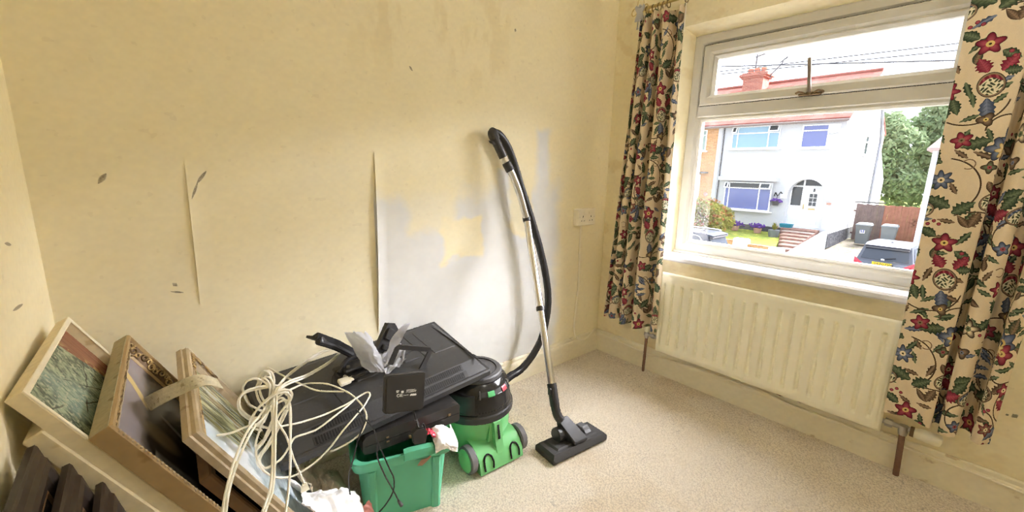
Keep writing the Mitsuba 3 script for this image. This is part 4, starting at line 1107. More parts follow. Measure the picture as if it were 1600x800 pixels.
secs = [csec(.0, 0.0) * [1, 1, 1], csec(.01, .0), csec(.12, 0), csec(.225, 0), csec(.226, .006), csec(.232, .017), csec(.258, .020), csec(.267, .017), csec(.268, .010), csec(.262, -.001), csec(.22, -.003), csec(.012, -.003)]
crate_m = loft(secs)
c0 = len(crate_m.vertices); kk_ = len(secs[0])
fan = lambda base, flip: [[base + 0, base + j + 1, base + j] if flip else [base + 0, base + j, base + j + 1] for j in range(1, kk_ - 1)]
crate_m = trimesh.Trimesh(crate_m.vertices, np.vstack([crate_m.faces, fan(0, True), fan((len(secs) - 1) * kk_, False)]), process=False)
cr = thing('storage_crate')
tag(cr, 'teal green plastic storage crate with a rolled rim, under the television', 'storage box')
obj('storage_crate__body', mv(crate_m, MC), 'm_teal', 35)
rib = lambda x: hull([(x - .016, -.004, .0), (x + .016, -.004, .0), (x - .008, -.010, .0), (x + .008, -.010, .0), (x - .014, -.030, .225), (x + .014, -.030, .225), (x - .008, -.035, .222), (x + .008, -.035, .222)])
obj('storage_crate__rib', mv(rib(.108), MC), 'm_teal', 30)
obj('storage_crate__rib', mv(rib(-.108), MC), 'm_teal', 30)
obj('storage_crate__handle', mv(hull([(x, y, z) for x, s in ((-.05, .7), (.05, .7), (-.035, 1), (.035, 1)) for y, z in ((-.046, .240), (-.056 * (.97 + .03 * s), .252), (-.048, .268 + .008 * s), (-.025, .270 + .008 * s), (-.028, .25))]).apply_translation((.045, 0, 0)), MC), 'm_teal', 35)
obj('storage_crate__tape', mv(cat([extr([(-.022, -.012), (-.006, -.018), (.020, .004), (.024, .012), (.006, .010), (-.010, .006)], .001), extr([(-.012, -.002), (.022, .016), (.026, .012), (-.006, -.008)], .0016)]), MC @ basis((.058, -.0515, .232), (1, 0, 0), (0, -.12, .99), (0, -.99, -.12))), 'm_tape_brown')
bx = thing('black_case')
tag(bx, 'scuffed black box with a rounded end lying across the teal crate', 'box')
BA = math.radians(-6)
MB = basis((-1.655, -.462, .274), (math.cos(BA), math.sin(BA), 0.0), (-math.sin(BA), math.cos(BA), 0), (0, 0, 1)) @ rot([0, 1, 0], -1.0)
pr = [(-.178, .014), (-.172, .004), (-.155, 0), (.172, 0), (.178, .004), (.180, .062), (.174, .068), (-.15, .068), (-.166, .064), (-.176, .052)]
body = extr(pr, .21).apply_transform(rot([1, 0, 0], 90)).apply_transform(trimesh.transformations.translation_matrix((0, .21, 0)))
obj('black_case__body', mv(body, MB), 'm_case', 30)
obj('black_case__seam', mv(cat([cbox((-.170, -.0012, .030), (.176, .0005, .0325)), cbox((.1798, .0, .030), (.1812, .2, .0325))]), MB), 'm_slot')
obj('black_case__catch', mv(cat([cbox((-.10, -.003, .036), (-.09, .0, .042), .001), cbox((-.10, -.003, .020), (-.09, .0, .026), .001), cbox((.13, -.003, .034), (.142, 0, .044), .001)]), MB), 'm_bronze')


def fdrape(u, v):
    P = np.zeros(u.shape + (3,))
    P[..., 0] = .098 + .085 * u
    a = np.clip(v, 0, 1)
    P[..., 1] = np.interp(a, [0, .35, .5, .6, 1], [.03, -.02, -.045, -.056, -.058]) + .02 * (u > .9)
    P[..., 2] = np.interp(a, [0, .35, .5, .6, 1], [.288, .283, .279, .271, .252]) + .012 * np.sin(u * 5)
    return P


k = obj('white_packaging', mv(crumple(30, 40, fdrape, .0012, .006, 5), MC), 'm_paper', True)
tag(k, 'crumpled white packaging sheet over the right corner of the teal crate', 'packaging')
k = obj('red_cloth', mv(crumple(24, 16, lambda u, v: np.stack([.050 + .060 * u, -.022 + .05 * v, .286 + .030 * np.sin(np.pi * u) * np.sin(np.pi * np.clip(v + .25, 0, 1)) + .008 * v], -1), .004, .012, 9), MC), 'm_red', True)
tag(k, 'shiny red scrap poking out of the teal crate', 'cloth')

# beige cloth and white wrapping on the floor left of the crate


def over_frame(x, y):
    """height of the pale gold frame's front under a point"""
    return .63 - (x - (-2.277 + .038 / .877 + (y + .632) * .038)) / .547


def fcloth(u, v):
    P = np.zeros(u.shape + (3,))
    P[..., 0] = -2.00 + (.125 + .05 * v) * u
    P[..., 1] = -.45 + .29 * v
    bump = .04 + .15 * np.sin(np.pi * np.clip(u * .9 + .05, 0, 1)) ** .7 * np.sin(np.pi * np.clip(v * .75 + .25, 0, 1)) ** .8
    P[..., 2] = np.maximum(over_frame(P[..., 0], P[..., 1]) + .03, bump)
    return P


k = obj('beige_cloth', crumple(60, 60, fcloth, .004, .024, 12, 16), 'm_cloth_beige', True)
tag(k, 'crumpled beige cloth on the floor between the gold frame and the crate', 'cloth')


def fwrap(u, v):
    P = np.zeros(u.shape + (3,))
    P[..., 0] = -2.045 + .175 * u
    P[..., 1] = -.61 + .15 * v
    bump = .06 + .20 * np.clip(v * 1.8, 0, 1) ** .6 * (1 - .35 * u) + .03 * np.sin(np.pi * np.clip(u * .8 + .15, 0, 1)) * np.sin(np.pi * np.clip(v * .8 + .1, 0, 1))
    P[..., 2] = np.maximum(over_frame(P[..., 0], P[..., 1]) + .035, bump)
    return P


k = obj('white_wrapping', crumple(60, 50, fwrap, .0015, .028, 21, 12), 'm_paper', True)
tag(k, 'crumpled white paper wrapping at the bottom edge beside the crate', 'paper')
k = obj('pink_scrap', crumple(10, 10, lambda u, v: np.array([-1.868, -.50, .135]) + u[..., None] * np.array([.028, .005, .012]) + v[..., None] * np.array([.010, -.02, -.04]), .002, .008, 4), 'm_pink', True)
tag(k, 'small pink scrap tucked between white paper and crate', 'scrap')

# ------------------------------------------------------------------ vacuum cleaner
vc = thing('vacuum_cleaner')
tag(vc, 'green and black tub vacuum cleaner with chrome wand and floor head', 'vacuum cleaner')
VX, VY = -1.275, -.300
A0 = (VX, VY, 0)
MVc = basis(A0, (1, 0, 0), (0, 1, 0), (0, 0, 1)) @ rot([0, 0, 1], -3)
V_ = lambda m: mv(m, MVc)
obj('vacuum_cleaner__tub', V_(lathe([(0, .030), (.138, .030), (.146, .036), (.150, .05), (.155, .19), (.152, .197), (0, .197)], 56)), 'm_green', 30)
obj('vacuum_cleaner__band', V_(lathe([(0, .186), (.164, .186), (.168, .190), (.168, .214), (.163, .222), (.150, .226), (0, .226)], 56)), 'm_black', 30)
obj('vacuum_cleaner__head', V_(lathe([(0, .22), (.158, .22), (.157, .235), (.150, .285), (.140, .318), (.122, .338), (.0, .343)], 56)), 'm_black_gloss', 40)
obj('vacuum_cleaner__lid', V_(lathe([(0, .336), (.116, .336), (.119, .342), (.118, .356), (.112, .361), (.094, .361), (.090, .358), (.0, .357)], 48)), 'm_dark_grey', 30)
obj('vacuum_cleaner__lid_groove', V_(lathe([(.091, .3585), (.093, .362), (.0955, .3585)], 48)), 'm_slot')


def on_cyl(R, a_deg, z, w, h, t, bev=.002, tilt=0):
    """a curved plate on the drum: centre angle, height, angular width (deg), height, thickness"""
    n = 14
    A = np.radians(np.linspace(a_deg - w / 2, a_deg + w / 2, n))
    Z = np.array([z - h / 2, z - h / 2 + bev, z + h / 2 - bev, z + h / 2])
    Rz = np.array([R + t - bev, R + t, R + t, R + t - bev]) + tilt * (Z - z)
    P = np.stack([np.cos(A)[:, None] * Rz, np.sin(A)[:, None] * Rz, np.broadcast_to(Z, (n, 4))], -1)
    Q = np.stack([np.cos(A)[:, None] * (Rz - t - .01), np.sin(A)[:, None] * (Rz - t - .01), np.broadcast_to(Z, (n, 4))], -1)
    a = grid(P); b = grid(Q); i = np.arange(n * 4).reshape(n, 4)
    e = np.concatenate([i[0, :], i[1:, -1], i[-1, -2::-1], i[-2:0:-1, 0]]); e2 = np.roll(e, -1); N = n * 4
    m = trimesh.Trimesh(np.vstack([P.reshape(-1, 3), Q.reshape(-1, 3)]), np.vstack([a.faces, b.faces[:, ::-1] + N, np.stack([e, e + N, e2 + N], 1), np.stack([e, e2 + N, e2], 1)]), process=False)
    m.fix_normals()
    return m


FA = -82            # the switch side
obj('vacuum_cleaner__switch_panel', V_(on_cyl(.151, FA, .258, 74, .082, .007, .003, -.16)), 'm_black_gloss', 30)
obj('vacuum_cleaner__switch_tray', V_(on_cyl(.1405, FA, .304, 62, .026, .006, .002, -.5)), 'm_black_matt', 30)
obj('vacuum_cleaner__tray_edge', V_(cat([on_cyl(.147, FA, .2925, 66, .004, .005, .001), on_cyl(.143, FA - 33, .306, 2.4, .030, .006, .001, -.5), on_cyl(.143, FA + 33, .306, 2.4, .030, .006, .001, -.5)])), 'm_dark_grey', 30)
obj('vacuum_cleaner__grille', V_(cat([on_cyl(.1585, a, .229, 2.2, .020, .0035, .0006) for a in np.arange(FA - 34, FA + 36, 4.6)])), 'm_slot')
for a, m_ in ((FA - 14, 'm_switch_green'), (FA + 15, 'm_switch_red')):
    obj('vacuum_cleaner__switch', V_(on_cyl(.145, a, .305, 12, .020, .006, .003, -.5)), m_, 30)
labels['vacuum_cleaner__switch'] = {'label': 'green rocker switch'}
labels['vacuum_cleaner__switch_001'] = {'label': 'red rocker switch'}
obj('vacuum_cleaner__cable_winder', V_(on_cyl(.151, FA - 64, .268, 46, .075, .006, .003, -.14)), 'm_black', 30)
# wheel housing: a rounded skirt between the two big wheels, in front of the tub
pf = [(-.060, .012)]
for t in np.linspace(0, 1, 12):
    a = math.radians(180 - 90 * t) ; pf.append((-.16 + .085 * math.cos(a) + .02, .030 + .085 * math.sin(a)))
pf = [(-.215, .010), (-.208, .045), (-.192, .075), (-.170, .096), (-.140, .108), (-.09, .112), (-.09, .010)]
hous = extr(pf, .216).apply_transform(basis((-.108, 0, 0), (0, 1, 0), (0, 0, 1), (1, 0, 0)))
obj('vacuum_cleaner__wheel_housing', V_(hous), 'm_green', 35)
spine = extr([(-.20, .060), (-.187, .10), (-.176, .17), (-.172, .186), (-.162, .192), (-.13, .19), (-.13, .060)], .036).apply_transform(basis((-.018, 0, 0), (0, 1, 0), (0, 0, 1), (1, 0, 0)))
spine2 = hull([(x, y, z) for x, y, z in [(-.040, -.165, .105), (.040, -.165, .105), (-.024, -.150, .185), (.024, -.150, .185), (-.040, -.12, .1), (.040, -.12, .1), (-.024, -.12, .185), (.024, -.12, .185)]])
obj('vacuum_cleaner__tool_spine', V_(cat([spine, spine2])), 'm_green', 30)
sg = hull([(-.004, -.1905, .118), (.004, -.1905, .118), (-.004, -.1775, .175), (.004, -.1775, .175), (-.004, -.17, .118), (.004, -.17, .118), (-.004, -.165, .175), (.004, -.165, .175)])
obj('vacuum_cleaner__tool_slot', V_(sg), 'm_slot')
for cx in (-.066, .066):
    path = [(cx - .020, -.2152, .022), (cx - .022, -.2105, .046), (cx - .016, -.199, .068), (cx, -.193, .077), (cx + .016, -.199, .068), (cx + .022, -.2105, .046), (cx + .020, -.2152, .022)]
    obj('vacuum_cleaner__horseshoe_groove', V_(tube(path, .0034, 6)), 'm_slot', True)
for sx in (-1, 1):
    Mw = MVc @ basis((sx * .112, -.150, .056), (0, 1, 0), (0, 0, 1), (sx, 0, 0))
    w = obj('vacuum_cleaner__wheel', mv(lathe([(0, 0), (.050, 0), (.056, .005), (.056, .027), (.051, .031), (.046, .031), (0, .030)], 40), Mw), 'm_grey_rubber', 30)
    obj(w + '__hub', mv(lathe([(0, .029), (.046, .029), (.0465, .033), (.043, .036), (.03, .0385), (0, .0395)], 36), Mw), 'm_green', 30)
obj('vacuum_cleaner__castor', V_(cat([lathe([(0, 0), (.016, 0), (.02, .008), (.02, .02), (.012, .034), (0, .034)], 16, (x, .10, 0)) for x in (-.08, .08)])), 'm_grey_rubber', 30)
# hose, wand and floor head
HP = [(-1.005,-0.055,1.372),(-0.958,-0.050,1.370),(-0.903,-0.050,1.320),(-0.859,-0.055,1.238),(-0.816,-0.070,1.112),(-0.750,-0.085,0.945),(-0.689,-0.100,0.770),(-0.650,-0.115,0.606),(-0.636,-0.120,0.456),(-0.669,-0.120,0.305),(-0.734,-0.120,0.207),(-0.819,-0.120,0.145),(-0.902,-0.130,0.134),(-1.003,-0.160,0.158)]
hp = spline(HP + [(-1.20, -.19, .335), (-1.215, -.215, .330)], 26)
acc = np.concatenate([[0], np.cumsum(np.linalg.norm(np.diff(hp, axis=0), axis=1))])
sm = np.arange(0, acc[-1], 0.0032)
hp2 = np.stack([np.interp(sm, acc, hp[:, i]) for i in range(3)], 1)
obj('vacuum_cleaner__hose', sweep(hp2, [circ(.0185 + .0016 * math.cos(i * math.pi / 1.0), 14) for i in range(len(hp2))]), 'm_black', True)
w0, w1 = (np.array(q) for q in [(-0.989,-0.500,0.243),(-0.839,-0.140,0.963)])
obj('vacuum_cleaner__wand', cat([tube([w0, w1], .0165, 22, straight=True), tube([(-0.839,-0.140,0.963),(-0.854,-0.135,1.011),(-0.883,-0.125,1.099),(-0.910,-0.110,1.173),(-0.931,-0.100,1.215)], .0165, 22, 10)]), 'm_chrome', 30)


def collar(p, d, r, L):
    d = d / np.linalg.norm(d)
    return sweep(np.array([p - d * L / 2, p - d * L * .42, p + d * L * .42, p + d * L / 2]), [circ(r - .002, 22), circ(r, 22), circ(r, 22), circ(r - .002, 22)])


dw = w1 - w0
obj('vacuum_cleaner__wand_collar', collar(w0 + dw * .447, dw, .0205, .022), 'm_black', 30)
obj('vacuum_cleaner__wand_collar', collar(w1, dw, .0205, .026), 'm_black', 30)
GP = np.array([(-0.931,-0.100,1.215),(-0.956,-0.085,1.265),(-0.981,-0.075,1.315),(-0.997,-0.065,1.355)])
gd = GP[1] - GP[0]
obj('vacuum_cleaner__wand_collar', collar(GP[0] + gd * .1, gd, .0225, .045), 'm_black', 30)
obj('vacuum_cleaner__wand_joint', collar(GP[0] + gd * .75, gd, .0185, .03), 'm_chrome', 30)
gp = spline(GP[1:].tolist(), 8)
tip = gp[-1]
obj('vacuum_cleaner__handle', cat([sweep(np.vstack([gp[0] + (gp[0] - gp[1]) * .3, gp]), [circ(.021, 20)] * (len(gp) + 1)), tube([gp[-3], tip, tip + (-.004, .004, .014), tip + (.006, .006, .024)], .0255, 18), hull([tip + np.array(q) for q in ((-.022, -.012, -.02), (.012, -.022, -.028), (-.026, .012, -.016), (-.03, -.004, -.03), (-.02, -.016, -.036), (.006, -.02, -.04))])]), 'm_black', 30)
nk = np.array([(-0.989,-0.500,0.243),(-1.005,-0.530,0.187),(-1.009,-0.560,0.131)])
nb = np.array((-.955, -.598, .066))
obj('vacuum_cleaner__neck', cat([sweep(spline([w0 + dw * .03, nk[0], nk[0] - dw * .09], 4), [circ(.0215, 20)] * 9), tube([nk[0] - dw * .07, nk[0] - dw * .13 + (.004, 0, 0), nk[0] - dw * .17 + (.018, -.004, 0)], .020, 18), cbox(nk[0] + (-.028, -.012, -.02), nk[0] + (-.018, .004, .015), .003)]), 'm_black', 30)
MN = basis((-.955, -.600, 0), (.994, -.06, 0), (.06, .994, 0), (0, 0, 1)) @ rot([0, 0, 1], -3)
foot = hull([(x, y, z) for x in (-.160, .160) for y, z in ((-.062, .004), (.062, .004), (-.062, .026), (.062, .026))] + [(x, y, z) for x in (-.148, .148) for y, z in ((-.052, .040), (.054, .036), (-.068, .012), (.068, .012))])
obj('vacuum_cleaner__floor_head', mv(foot, MN), 'm_black_matt', 25)
obj('vacuum_cleaner__floor_head__top_plate', mv(hull([(x, y, z) for x, y, z in ((-.120, -.040, .040), (.120, -.040, .038), (-.130, .048, .036), (.125, .048, .036), (-.112, -.034, .0455), (.112, -.034, .0455), (-.120, .040, .0435), (.115, .040, .0435))]), MN), 'm_black_matt', 25)
obj('vacuum_cleaner__floor_head__swivel', mv(cat([hull([(x, y, z) for x, y, z in ((-.034, -.056, .046), (.040, -.056, .046), (-.032, -.052, .058), (.038, -.052, .058), (-.062, .030, .132), (-.006, .030, .132), (-.060, .044, .124), (-.006, .044, .124), (-.056, .03, .05), (.0, .03, .05)) ]), lathe([(0, -.052), (.030, -.052), (.033, -.048), (.033, .048), (.030, .052), (0, .052)], 24).apply_transform(basis((-.030, .020, .066), (0, 1, 0), (0, 0, 1), (1, 0, 0)))]), MN), 'm_black', 30)
obj('vacuum_cleaner__floor_head__pedal', mv(cat([cbox((.058, -.010, .040), (.100, .045, .062), .005), hull([(.064, -.022, .046), (.098, -.022, .046), (.064, .006, .066), (.098, .006, .066), (.064, .006, .046), (.098, .006, .046)])]), MN), 'm_dark_grey', 30)

# ------------------------------------------------------------------ outside: the street and the houses opposite


def tiles_color(p, n, uv):
    row = p.x * 4.2
    j = dr.floor(row)
    k = p.y * 3.2 + 0.5 * (j - 2 * dr.floor(j / 2))
    t = cell_rand(j, dr.floor(k), 3)
    c = mix([0.24, 0.085, 0.07], [0.32, 0.13, 0.11], t)
    gap = dr.maximum(1 - smoothstep(0.0, 0.10, row - j), 0.6 * (1 - smoothstep(0, 0.06, k - dr.floor(k))))
    return mix(c, c * mi.Color3f(0.55), gap)


def grey_tiles(p, n, uv):
    row = p.z * 4.0
    j = dr.floor(row)
    k = p.y * 3.2 + 0.5 * (j - 2 * dr.floor(j / 2))
    c = mix([0.36, 0.27, 0.25], [0.48, 0.38, 0.36], cell_rand(j, dr.floor(k), 3))
    return mix(c, c * mi.Color3f(0.45), 1 - smoothstep(0.0, 0.12, row - j))


def brick(c1, c2, mortar, bw=0.225, bh=0.075):
    def fn(p, n, uv):
        h = dr.select(dr.abs(n.x) > dr.abs(n.y), p.y, p.x)
        r = p.z / bh
        j = dr.floor(r)
        q = h / bw + 0.5 * (j - 2 * dr.floor(j / 2))
        i = dr.floor(q)
        c = mix(c1, c2, cell_rand(i, j, 5))
        m = dr.maximum(1 - smoothstep(0.06, 0.12, r - j), 1 - smoothstep(0.02, 0.045, q - i))
        return mix(c, mortar, m)
    return proc(fn)


def lawn_color(p, n, uv):
    g = fbm(p.x * 5, p.y * 5, 0, 4)
    c = mix([0.10, 0.15, 0.035], [0.32, 0.34, 0.08], g)
    f = smoothstep(0.70, 0.78, fbm(p.x * 9 + 3, p.y * 9, 1, 3))
    return mix(c, [0.62, 0.50, 0.08], f * 0.6)


def paving_color(p, n, uv):
    d1, d2, r = voronoi(p.x * 1.5, p.y * 2.1)
    c = mix([0.20, 0.17, 0.125], [0.31, 0.27, 0.215], r)
    c = mix(c, [0.20, 0.20, 0.10], 1 - smoothstep(0.02, 0.10, d2 - d1))
    return c * (0.9 + 0.2 * fbm(p.x * 8, p.y * 8, 0, 3))


mat('m_tiles', proc(tiles_color), 0.95, spec=0.05)
mat('m_grey_tiles', proc(grey_tiles), 0.95, spec=0.05)
mat('m_brick_red', brick([0.30, 0.10, 0.07], [0.42, 0.17, 0.12], [0.45, 0.40, 0.36]), 0.85)
mat('m_brick_orange', brick([0.46, 0.22, 0.08], [0.60, 0.32, 0.13], [0.58, 0.44, 0.28]), 0.85)
mat('m_plinth', brick([0.060, 0.062, 0.075], [0.11, 0.11, 0.12], [0.09, 0.09, 0.09]), 0.85)
mat('m_step_brick', brick([0.22, 0.11, 0.085], [0.30, 0.18, 0.14], [0.26, 0.22, 0.19], .11, .075), 0.85)
mat('m_render_wall', speck([0.58, 0.59, 0.61], 0.03, 30, (.9, .9, .9), 0.7), 0.85)
mat('m_pvc_out', [0.76, 0.77, 0.78], 0.4)
mat('m_pane_blue', [0.17, 0.20, 0.42], 0.12)
mat('m_pane_teal', [0.26, 0.42, 0.55], 0.12)
mat('m_pane_dark', [0.05, 0.06, 0.07], 0.08)
mat('m_pane_green', [0.26, 0.34, 0.30], 0.12)
mat('m_lawn', proc(lawn_color), 0.95, spec=0.1)
mat('m_paving', proc(paving_color), 0.9)
mat('m_road', speck([0.12, 0.12, 0.12], 0.15, 20), 0.9)
mat('m_fence_brown', speck([0.20, 0.145, 0.135], 0.2, 8), 0.8)
mat('m_fence_red', speck([0.38, 0.165, 0.11], 0.15, 8), 0.8)
mat('m_bin', [0.16, 0.18, 0.19], 0.5)
mat('m_bin_lid', [0.24, 0.27, 0.28], 0.5)
mat('m_gutter_pale', [0.34, 0.28, 0.27], 0.5)
mat('m_gutter', [0.09, 0.09, 0.10], 0.4)
mat('m_pipe_grey', [0.30, 0.31, 0.36], 0.4)
mat('m_car_grey', [0.11, 0.12, 0.15], 0.35)
mat('m_car_silver', [0.035, 0.042, 0.065], 0.4)
mat('m_car_glass', [0.05, 0.06, 0.08], 0.05)
mat('m_rail', [0.75, 0.76, 0.78], 0.25, 0.3)
mat('m_plate', [0.80, 0.55, 0.02], 0.4)
mat('m_light_red', [0.55, 0.03, 0.05], 0.15)
mat('m_purple', [0.10, 0.04, 0.26], 0.7)
mat('m_teal_pot', [0.03, 0.22, 0.30], 0.5)
mat('m_terracotta', [0.50, 0.30, 0.24], 0.8)
mat('m_wire', [0.10, 0.10, 0.11], 0.6)


def leaf_mat(name, c1, c2, c3):
    def fn(p, n, uv):
        t = fbm(p.x * 1.3, p.y * 1.3, p.z * 1.3, 3)
        return mix(mix(c1, c2, t), c3, smoothstep(0.62, 0.75, noise(p.x * 6, p.y * 6, p.z * 6)))
    scene[name] = {'type': 'principledthin', 'base_color': proc(fn), 'roughness': 0.7, 'diff_trans': 0.5, 'spec_trans': 0.0}


leaf_mat('m_leaf_tree', [0.13, 0.20, 0.10], [0.30, 0.38, 0.23], [0.24, 0.31, 0.19])
leaf_mat('m_leaf_bush', [0.16, 0.19, 0.05], [0.32, 0.29, 0.08], [0.38, 0.16, 0.08])
mat('m_bark', [0.16, 0.12, 0.10], 0.9)

HX = 22.3
GZ = -2.45
k = struct('street', cat([cbox((0.4, -40, GZ - .3), (16.0, 50, GZ))]), 'm_road')
labels[k]['label'] = 'grey road between the two rows of houses'
k = struct('pavement', cbox((15.2, -40, GZ - .1), (17.0, 50, GZ + .09)), 'm_paving')
k = struct('back_garden', cbox((26.8, -60, -2.6), (110, 80, -2.05)), 'm_lawn')
drive = trimesh.Trimesh([(16.9, -12, GZ + .08), (16.9, 3.75, GZ + .08), (27.0, 3.75, -2.0), (27.0, -12, -2.0), (16.9, -12, -2.9), (16.9, 3.75, -2.9), (27.0, 3.75, -2.9), (27.0, -12, -2.9)],
                        [[0, 2, 1], [0, 3, 2], [4, 5, 6], [4, 6, 7], [0, 1, 5], [0, 5, 4], [2, 3, 7], [2, 7, 6], [1, 2, 6], [1, 6, 5], [3, 0, 4], [3, 4, 7]], process=False)
drive.fix_normals()
k = struct('driveway', drive, 'm_paving')
labels[k]['label'] = 'pale stone paved driveway beside the white house'
gar = trimesh.Trimesh([(17.4, 4.05, -1.80), (17.4, 30, -1.80), (22.4, 30, -1.60), (22.4, 5.12, -1.60), (17.4, 4.05, -2.9), (17.4, 30, -2.9), (22.4, 30, -2.9), (22.4, 5.12, -2.9)], drive.faces[:, ::-1], process=False)
gar.fix_normals()
k = struct('front_garden', gar, 'm_lawn')
labels[k]['label'] = 'sloping front lawn of the white house'


def house_window(h, y0, y1, z0, z1, x, cols, rows, pane_m, proud=.05, fr=.06):
    """cols / rows: positions of mullions and transoms"""
    ys, zs = [y0] + cols + [y1], [z0] + rows + [z1]
    bars = [cbox((x - proud, y0, z0), (x + .02, y1, z0 + fr)), cbox((x - proud, y0, z1 - fr), (x + .02, y1, z1)), cbox((x - proud, y0, z0), (x + .02, y0 + fr, z1)), cbox((x - proud, y1 - fr, z0), (x + .02, y1, z1))]
    bars += [cbox((x - proud, c - fr / 2, z0), (x + .02, c + fr / 2, z1)) for c in cols] + [cbox((x - proud, y0, r - fr / 2), (x + .02, y1, r + fr / 2)) for r in rows]
    w = obj(h + '__window', cat(bars), 'm_pvc_out')
    i = 0
    for a, b in zip(ys[:-1], ys[1:]):
        for c, d in zip(zs[:-1], zs[1:]):
            obj(w + '__pane', cbox((x - proud + .03, a + .02, c + .02), (x - proud + .04, b - .02, d - .02)), pane_m if isinstance(pane_m, str) else pane_m[i % len(pane_m)])
            i += 1
    obj(h + '__window_sill', cbox((x - proud - .10, y0 - .12, z0 - .07), (x + .02, y1 + .12, z0)), 'm_pvc_out')
    return w


def vent(w, y0, y1, z0, z1, x):
    """top light standing open"""
    M = trimesh.transformations.translation_matrix((x - .05, 0, z1)) @ rot([0, 1, 0], 24)
    b = cat([cbox((-.03, y0, -(z1 - z0)), (.01, y1, -(z1 - z0) + .06)), cbox((-.03, y0, -.06), (.01, y1, 0)), cbox((-.03, y0, -(z1 - z0)), (.01, y0 + .06, 0)), cbox((-.03, y1 - .06, -(z1 - z0)), (.01, y1, 0))])
    obj(w + '__open_vent', mv(b, M), 'm_pvc_out')
    obj(w + '__open_vent__pane', mv(cbox((-.012, y0 + .05, -(z1 - z0) + .05), (-.004, y1 - .05, -.05)), M), 'm_pane_dark')


# white semi-detached house
h = thing('house')
tag(h, 'white rendered house with arched porch and red tiled roof across the street', 'house')
YA, YB = 3.27, 8.76
prof = [(HX, -2.1), (31.9, -2.1), (31.9, 3.95), (27.1, 6.55), (HX, 3.95)]
bodyh = extr(prof, YB - YA).apply_transform(basis((0, YA, 0), (1, 0, 0), (0, 0, 1), (0, -1, 0))).apply_translation((0, YB - YA, 0))
ac, ar, asp = 4.41, 0.79, 0.36
arch = [(ac - ar, -1.25), (ac + ar, -1.25)] + [(ac + ar * math.cos(t), asp + ar * math.sin(t)) for t in np.linspace(0, math.pi, 24)]
archm = extr(arch, 0.75).apply_transform(basis((HX - .1, 0, 0), (0, 1, 0), (0, 0, 1), (1, 0, 0)))
bodyh.fix_normals(); archm.fix_normals()
obj(h + '__walls', tri(man(bodyh) - man(archm)), 'm_render_wall')
obj(h + '__plinth', cat([cbox((HX - .02, 5.25, -2.1), (HX + .1, YB, -1.33)), cbox((HX, YA - .02, -2.1), (31.5, YA + .1, -1.40))]), 'm_plinth')
ringm = [(ac + (ar + .14) * math.cos(t), asp + (ar + .14) * math.sin(t)) for t in np.linspace(0, math.pi, 24)] + [(ac + ar * math.cos(t), asp + ar * math.sin(t)) for t in np.linspace(math.pi, 0, 24)]
obj(h + '__arch_moulding', extr(ringm, .11).apply_transform(basis((HX - .07, 0, 0), (0, 1, 0), (0, 0, 1), (1, 0, 0))), 'm_pvc_out')
obj(h + '__impost', cat([cbox((HX - .06, ac - ar - .30, .16), (HX + .02, ac - ar, .38), .01), cbox((HX - .06, ac + ar, .16), (HX + .02, ac + ar + .30, .38), .01)]), 'm_pvc_out')
DX = HX + 0.45
d = obj(h + '__door', cat([cbox((DX - .03, 3.78, -1.2), (DX + .03, 4.60, .76)), cbox((DX - .05, 3.9, -1.05), (DX, 4.48, -.62), .01), cbox((DX - .045, 3.9, -.52), (DX, 4.48, -.42), .008), cbox((DX - .06, 4.0, -.18), (DX - .02, 4.38, .50), .01)]), 'm_pvc_out')
for i in range(2):
    for j in range(3):
        obj(d + '__pane', cbox((DX - .066, 4.035 + i * .165, -.14 + j * .205), (DX - .058, 4.175 + i * .165, .035 + j * .205)), 'm_pane_dark')
obj(d + '__letter_plate', cbox((DX - .06, 4.05, -.34), (DX - .03, 4.33, -.27), .006), 'm_brass')
obj(d + '__knocker', cat([torus((DX - .05, 4.19, .60), .035, .014, 'x', 12, 6), cbox((DX - .06, 4.165, .62), (DX - .03, 4.215, .70))]), 'm_black')
obj(d + '__handle', cbox((DX - .09, 4.52, -.32), (DX - .03, 4.56, -.08), .01), 'm_brass')
fr_ = [cbox((DX - .05, y - .04, -1.22), (DX + .05, y + .04, 1.16)) for y in (3.74, 4.64, 5.17, 3.64)] + [cbox((DX - .05, 3.62, z - .04), (DX + .05, 5.2, z + .04)) for z in (.80, -1.2)] + [cbox((DX - .05, 4.6, -.24), (DX + .05, 5.2, -.16))]
obj(h + '__porch_frame', cat(fr_ + [cbox((DX - .02, 4.66, -1.2), (DX, 5.16, -.2)), cbox((DX - .02, 3.64, -1.2), (DX, 3.74, -.2))]), 'm_pvc_out')
for a in ((4.68, 5.14, -.16, .76), (3.66, 3.73, -.16, .76), (4.68, 5.1, .84, 1.1), (3.8, 4.6, .84, 1.14)):
    obj(h + '__porch_pane', cbox((DX - .01, a[0], a[2]), (DX, a[1], a[3])), 'm_pane_dark')
w = house_window(h, 5.90, 8.22, 2.66, 3.80, HX - .03, [6.42, 7.92], [3.44], ['m_pane_teal'])
vent(w, 5.94, 6.42, 3.44, 3.80, HX - .05)
vent(w, 7.94, 8.20, 3.44, 3.80, HX - .05)
house_window(h, 3.88, 4.98, 2.64, 3.72, HX, [], [3.44], ['m_pane_blue'])
w = house_window(h, 5.88, 8.22, -.55, .92, HX - .12, [6.46, 7.98], [.60], ['m_pane_blue', 'm_pane_dark'], .08)
vent(w, 5.92, 6.44, .56, .90, HX - .18)
vent(w, 8.0, 8.22, .56, .90, HX - .18)
obj(h + '__canopy', cbox((HX - .42, 5.66, .98), (HX + .02, 8.56, 1.20), .02), 'm_render_wall')
obj(h + '__alarm_box', hull([(x, y, z) for x in (HX - .10, HX) for y, z in ((3.86, 3.70), (3.46, 3.70), (3.50, 3.32), (3.78, 3.26), (3.88, 3.34))]), 'm_pvc_out')
